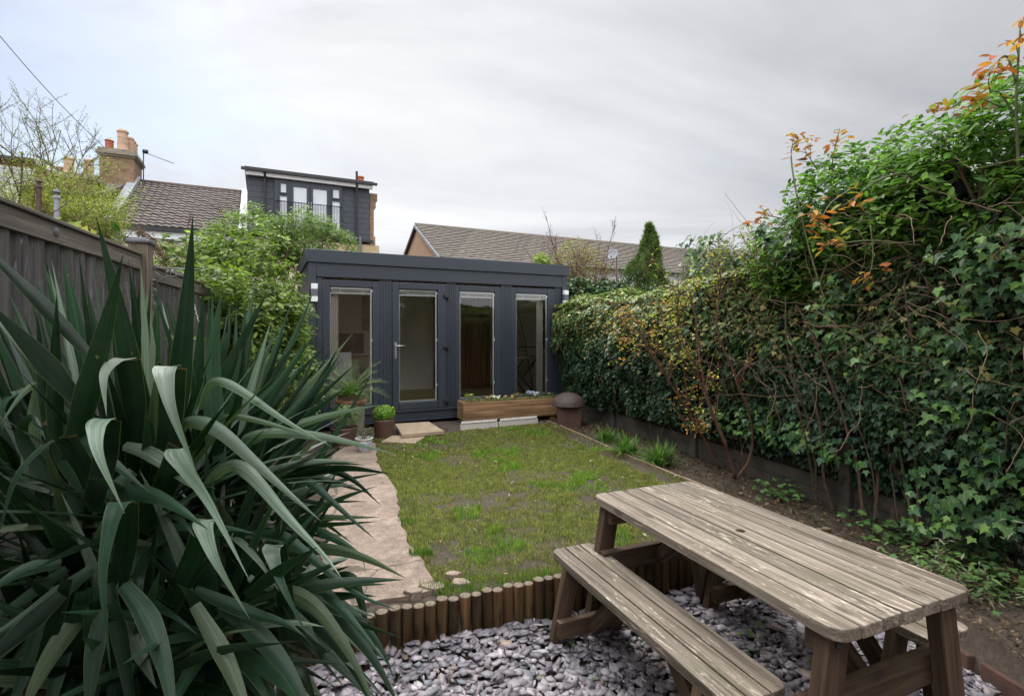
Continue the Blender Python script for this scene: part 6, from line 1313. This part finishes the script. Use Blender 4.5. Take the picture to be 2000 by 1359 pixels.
m.add([(-4.32, -.2, 5.05), (-4.02, -.2, 5.05), (-4.02, 4.0, 7.62), (-4.32, 4.0, 7.62), (-4.32, -.2, 5.25), (-4.02, -.2, 5.25), (-4.02, 4.0, 7.80), (-4.32, 4.0, 7.80)], [(0, 1, 2, 3), (4, 7, 6, 5), (0, 4, 5, 1), (1, 5, 6, 2), (2, 6, 7, 3), (3, 7, 4, 0)])
m.add([(-.30, -.15, 5.12), (-.02, -.15, 5.12), (-.02, 4.0, 7.66), (-.30, 4.0, 7.66), (-.30, -.15, 5.20), (-.02, -.15, 5.20), (-.02, 4.0, 7.74), (-.30, 4.0, 7.74)], [(0, 1, 2, 3), (4, 7, 6, 5), (0, 4, 5, 1), (1, 5, 6, 2), (2, 6, 7, 3), (3, 7, 4, 0)])
m.build('lead_flashing', M_lead, h1)
# dormer: slate hung front as lapped courses
dm = MB(); dm.box((0, .06, 5.20), (4.52, 4.0, 7.55)); dr = dm.build('dormer', M_slatehung, h1)
dm = MB(); zz = 5.20; row = 0
def hole(x0, x1, z): return not (x1 < .95 or x0 > 3.38 or z > 7.22 or z < 5.35)
while zz < 7.5:
    x = -.15 if row % 2 else 0.0
    while x < 4.5:
        x0, x1 = max(0, x), min(4.52, x+.30)
        if x1-x0 > .02 and not hole(x0, x1, zz+.1): k_ = random.uniform(0, .004); dm.add([(x0+.004, .045-k_*.4, zz+.004), (x1-.004, .045-k_*.4, zz+.004), (x1-.004, .050, zz+.218), (x0+.004, .050, zz+.218), (x0+.004, .058, zz+.004), (x1-.004, .058, zz+.004)], [(0, 1, 2, 3), (0, 4, 5, 1)], (random.random(),)*3)
        x += .30
    zz += .22; row += 1
dm.build('hung_tiles', M_slatehung, dr)
# the dormer's own front around and between the windows
def dx_of(px): r = (px-1000)/1000; return (9.98+19.3*r)/(ca-sa*r)
m = MB(); m.box((.93, -.03, 5.32), (3.42, .055, 7.27)); m.build('dormer_surround', M_dark, dr)
wx = [(dx_of(546), dx_of(561)), (dx_of(571), dx_of(601)), (dx_of(609), dx_of(640)), (dx_of(648), dx_of(664))]
for i, (a, b_) in enumerate(wx):
    if i in (0, 3): hwin(dr, a-.03, b_+.03, 5.42, 6.68, -.05, .045); hwin(dr, a+.0, b_+.0, 6.74, 7.16, -.05, .04)
    else: hwin(dr, a-.05, b_+.05, 5.42, 7.14, -.05, .09, name='balcony_door')
for xh in (wx[1][1]+.03, wx[2][0]-.03): m = MB(); m.box((xh-.012, -.12, 6.25), (xh+.012, -.081, 6.48)); m.build('door_handle', M_white, dr)
m = MB(); m.tube([(.95, -.16, 6.42), (3.42, -.16, 6.42)], .018, k=6); m.tube([(.95, -.16, 5.40), (3.42, -.16, 5.40)], .018, k=6)
for k_ in range(25): m.tube([(.96+k_*.1021, -.16, 5.40), (.96+k_*.1021, -.16, 6.42)], .009, k=5)
m.build('balcony_railing', M_black, dr, True); m = MB(); m.box((.9, -.22, 5.28), (3.5, -.031, 5.37)); m.build('balcony_sill', M_black, dr)
m = MB(); m.box((-.09, -.22, 7.50), (4.64, 4.0, 7.58)); m.build('dormer_roof', M_black, dr); m = MB(); m.box((-.06, -.16, 7.30), (4.62, -.02, 7.495)); m.build('dormer_fascia', M_white, dr)
m = MB(); m.box((-.20, -.30, 7.44), (4.78, -.165, 7.53)); m.build('dormer_gutter', M_black, dr); m = MB(); m.box((-.1, -.10, 5.10), (4.65, .055, 5.195)); m.build('dormer_base_flashing', M_black, dr)
for xh in (.60, 3.98): m = MB(); m.tube([(xh, -.22, 7.45), (xh, -.10, 7.22), (xh, -.10, 5.0)], .042, k=8); m.build('downpipe', M_black, dr)
m = MB(); m.tube([(3.98, -.12, 7.1), (3.98, -.12, 7.95)], .05, k=8); m.build('soil_pipe', M_black, dr)
m = MB(); m.tube([(4.12, -.12, 4.2), (4.12, -.12, 5.3)], .06, k=8); m.build('grey_flue', M_galv, h1)
m = MB()
for (x0, x1, z0, z1) in [(4.55, 4.85, 0, 4.7), (4.55, 4.78, 4.7, 5.4), (4.55, 4.72, 5.4, 6.6), (4.55, 4.80, 6.6, 6.9), (4.55, 4.86, 6.9, 7.2)]: m.box((x0, .15, z0), (x1, 3.4, z1))
m.build('party_wall', M_brick, h1); m = MB(); m.box((4.50, .02, 0), (4.92, .14, 5.0)); m.build('rendered_pier', M_ochre, h1)
m = MB(); m.box((2.9, -.02, 3.9), (4.50, .095, 5.0)); m.build('rendered_panel', M_ochre, h1)
chimney_pot(h1, 4.35, 1.2, 7.6, .55, .15, M_potred)
# chimney between the houses
ch = empty('brick_chimney', HO+Vector((ca*-4.65-sa*4.0, sa*-4.65+ca*4.0, 6.6)), ANG, 'large yellow brick chimney stack with buff and red pots beside the pantiled roof', 'chimney')
m = MB(); m.box((-.55, -.75, -1.5), (.55, .75, 1.70)); m.build('stack', M_brick, ch); m = MB(); m.box((-.60, -.80, 1.70), (.60, .80, 1.78)); m.box((-.66, -.86, 1.78), (.66, .86, 1.88)); m.box((-.60, -.80, 1.88), (.60, .80, 2.0)); m.build('corbel', M_cement, ch)
chimney_pot(ch, -.30, -.45, 1.98, .42, .15, M_potred); chimney_pot(ch, .15, -.55, 1.98, .85, .19, M_potbuff)
for k_, yy in enumerate((-.15, .2, .55)): chimney_pot(ch, .30, yy, 1.98, .72, .15, M_potbuff)
m = MB(); m.box((-.62, -.95, -1.5), (.62, -.755, .35)); m.build('cement_flaunching', M_cement, ch)
# aerial
ae = empty('tv_aerial', HO+Vector((ca*-3.95-sa*4.2, sa*-3.95+ca*4.2, 7.4)), ANG, 'thin television aerial on a pole next to the brick chimney', 'aerial')
m = MB(); m.tube([(0, 0, -.3), (0, 0, 1.55)], .022, k=6); m.build('mast', M_black, ae, True); m = MB(); m.tube([(-.05, 0, 1.50), (1.05, .2, 1.22)], .013, k=5); m.box((-.02, -.08, 1.45), (.16, .08, 1.58))
for k_ in range(10): m.tube([(.15+k_*.09, -.12+.018*k_, 1.46-.025*k_), (.15+k_*.09, .16+.018*k_, 1.46-.025*k_)], .006, k=4)
m.build('antenna', M_black, ae, True)
# brick rear wing with lower stack
h2 = empty('brick_house', HO+Vector((ca*-5.0, sa*-5.0, 0)), ANG, 'yellow brick rear wing with two buff chimney pots, half hidden by the spring tree', 'house')
m = MB(); m.box((-1.6, .3, 0), (.55, 3.0, 6.2)); m.build('wall', M_brick, h2); m = MB(); m.box((-.75, .2, 6.2), (.35, 1.2, 6.55)); m.build('stack', M_brick, h2); m = MB(); m.box((-.85, .1, 6.55), (.45, 1.3, 6.72)); m.build('corbel', M_cement, h2)
chimney_pot(h2, -.42, .6, 6.72, .62, .15, M_potbuff); chimney_pot(h2, .12, .6, 6.72, .62, .15, M_potbuff)
hwin(h2, -1.3, -.6, 2.4, 4.0, .25, .07, M_white)
m = MB(); m.add([(-1.7, .1, 6.15), (.65, .1, 6.15), (.65, 3.1, 7.2), (-1.7, 3.1, 7.2), (-1.7, .1, 6.05), (.65, .1, 6.05), (.65, 3.1, 7.05), (-1.7, 3.1, 7.05)], [(0, 1, 2, 3), (4, 7, 6, 5), (0, 4, 5, 1), (1, 5, 6, 2), (2, 6, 7, 3), (3, 7, 4, 0)]); m.build('roof', M_tile, h2)
for (px_, py_, hh, lb) in [(76, 398, .55, 'brown clay vent pipe left of the grey one behind the fence'), (111, 440, .95, 'grey cowled vent pipe standing behind the left fence')]:
    p_ = P(px_, py_, 7.5); vp = empty('vent_pipe', p_, 0, lb, 'vent pipe', 'vent pipes behind the left fence')
    m = MB(); m.lathe([(.034, -2.2), (.034, hh*.4), (.045, hh*.4+.01), (.045, hh*.4+.04), (.034, hh*.4+.05)], 16, cap=True); m.build('pipe', M_brownpot if hh < .6 else M_lead, vp, 'auto'); m = MB(); m.lathe([(.024, hh*.4+.05), (.024, hh*.4+.09), (.052, hh*.4+.10), (.036, hh*.4+.14), (0, hh*.4+.15)], 16); m.build('cowl', M_brownpot if hh < .6 else M_galv, vp, 'auto')
# red brick house further left
h3 = empty('red_brick_house', HO+Vector((ca*-8.7-sa*3.4, sa*-8.7+ca*3.4, 0)), ANG, 'red brick house with white window frames at the far left behind the tree', 'house')
m = MB(); m.box((-3.2, 0, 0), (2.4, 5, 7.7)); m.build('wall', M_redbrick, h3)
m = MB(); m.box((-3.4, -.3, 7.7), (1.6, 5, 7.82)); m.build('flat_roof', M_black, h3)
m = MB(); m.add([(1.6, -.1, 7.95), (3.1, -.1, 6.9), (3.1, 5, 6.9), (1.6, 5, 7.95), (1.6, -.1, 8.05), (3.15, -.1, 7.0), (3.15, 5, 7.0), (1.6, 5, 8.05)], [(0, 1, 2, 3), (4, 7, 6, 5), (0, 4, 5, 1), (1, 5, 6, 2), (2, 6, 7, 3), (3, 7, 4, 0)]); m.build('roof', M_tile, h3)
m = MB(); m.add([(1.5, -.16, 7.75), (3.1, -.16, 6.68), (3.1, -.16, 6.88), (1.5, -.16, 7.98), (1.5, -.11, 7.75), (3.1, -.11, 6.68), (3.1, -.11, 6.88), (1.5, -.11, 7.98)], [(0, 1, 2, 3), (4, 7, 6, 5), (0, 4, 5, 1), (1, 5, 6, 2), (2, 6, 7, 3), (3, 7, 4, 0)]); m.build('barge_board', M_white, h3)
hwin(h3, -.9, 1.55, 5.6, 7.5, -.04, .09, M_white, mulls=(.0, .8)); hwin(h3, -2.8, -1.2, 5.6, 7.5, -.04, .09, M_white, mulls=(-2.0,))
# long building on the right
QO = Vector((-4.98, 26.9, 0)); h4 = empty('long_house', QO, ANG, 'long low building with flat brown tiled roof and a peach gable end', 'house')
m = MB(); m.box((.15, -3.8, 0), (30, 3.8, 4.75)); m.build('wall', M_whitewall, h4)
m = MB(); m.prism([(-3.78, 4.0), (3.78, 4.0), (3.78, 4.95), (0, 6.85), (-3.78, 4.95)], 0, .14); o = m.build('gable_end', M_peach, h4); o.matrix_local = Matrix(((0, 0, 1, 0), (1, 0, 0, 0), (0, 1, 0, 0), (0, 0, 0, 1)))
m = MB(); m.box((0, -3.78, 0), (.14, 3.78, 3.99)); m.build('end_wall', M_peach, h4)
v2, f2, c2 = tiled(30.2, 4.15, 2.25, .255, .33, .0, .05); m = MB(); m.V = [(x-.12, y-4.15, z+4.78) for x, y, z in v2]; m.F = f2; m.C = c2; m.n = len(v2); m.build('roof', M_tile2, h4)
m = MB(); m.add([(-.12, 4.1, 4.75), (30, 4.1, 4.75), (30, 0, 7.0), (-.12, 0, 7.0)], [(0, 1, 2, 3)]); m.build('rear_slope', M_tile2, h4)
m = MB(); m.tube([(-.12, 0, 7.03), (30, 0, 7.03)], .09, k=8); m.build('ridge_tiles', M_tile2, h4, True)
for sg_ in (-1, 1):
    m = MB(); m.add([(-.16, sg_*4.15, 4.62), (-.16, 0, 6.85), (-.16, 0, 7.02), (-.16, sg_*4.15, 4.80), (-.121, sg_*4.15, 4.62), (-.121, 0, 6.85), (-.121, 0, 7.02), (-.121, sg_*4.15, 4.80)], [(0, 1, 2, 3), (4, 7, 6, 5), (0, 4, 5, 1), (1, 5, 6, 2), (2, 6, 7, 3), (3, 7, 4, 0)]); m.build('barge_board', M_black if sg_ > 0 else M_lead, h4)
m = MB(); m.tube([(0, -4.2, 4.74), (30, -4.2, 4.74)], .06, k=8); m.build('gutter', M_black, h4, True)
for xw in (13.0, 17.0, 21.0, 25.0): hwin(h4, xw, xw+1.5, 2.6, 3.9, -3.84, .08, M_white, mulls=(xw+.75,))
# satellite dish
dY = 14.5; dp = P(1196, 497, dY); sd_o = empty('satellite_dish', (dp.x, dp.y, dp.z), R(-20), 'round grey satellite dish on a pole in front of the long roof', 'satellite dish')
m = MB(); m.lathe([(0, .0), (.06, .004), (.12, .018), (.155, .035), (.157, .030), (.12, .012), (.0, -.006)], 28, M=Matrix.Rotation(R(75), 4, 'X')); m.build('dish', M_lead, sd_o, True)
m = MB(); m.tube([(.12, .06, -2.2), (.12, .06, 0), (.02, .04, 0)], .02, k=7); m.build('pole', M_galv, sd_o, True); m = MB(); m.tube([(0, 0, -.14), (0, -.22, -.10)], .008, k=5); m.box((-.02, -.25, -.12), (.02, -.20, -.07)); m.build('arm', M_galv, sd_o)
# telephone wire
wr = MB(); a0, a1 = P(-120, -75, 13), P(212, 296, 21); wr.tube([a0.lerp(a1, t/24)+Vector((0, 0, -.25*math.sin(math.pi*t/24))) for t in range(25)], .014, k=4); tag(wr.build('overhead_wire', M_black, None, True), 'thin dark telephone wire crossing the sky at upper left', 'wire')

# ------------------------------------------------------------------ the photographer's own house, behind the camera (out of frame; extension shaped to shade the near plants; shows in the glass)
hb_ = empty('rear_house', (0, -2.2, 0), 0, 'brick back of the home behind the viewer, seen only mirrored in the glass', 'house')
m = MB(); m.box((-4.0, -4, -.3), (4.4, 1.75, 3.0)); m.box((-4.5, -9, -.3), (4.5, -4.01, 5.2)); m.build('wall', M_brick, hb_)
m = MB(); m.box((-4.1, -4, 3.01), (4.5, 1.85, 3.15)); m.build('extension_roof', M_black, hb_)
hwin(hb_, -2.9, -1.2, 3.3, 4.5, -3.96, .08, M_white, mulls=(-2.05,)); hwin(hb_, .6, 2.2, 3.3, 4.5, -3.96, .08, M_white, mulls=(1.4,)); hwin(hb_, -2.4, 1.2, 0, 2.2, 1.80, .08, M_white, name='patio_door', mulls=(-1.2, 0))
m = MB(); m.add([(-4.7, -3.7, 5.1), (4.7, -3.7, 5.1), (4.7, -8, 7.6), (-4.7, -8, 7.6), (-4.7, -3.7, 5.2), (4.7, -3.7, 5.2), (4.7, -8, 7.7), (-4.7, -8, 7.7)], [(0, 1, 2, 3), (4, 7, 6, 5), (0, 4, 5, 1), (1, 5, 6, 2), (2, 6, 7, 3), (3, 7, 4, 0)]); m.build('roof', M_tile, hb_)
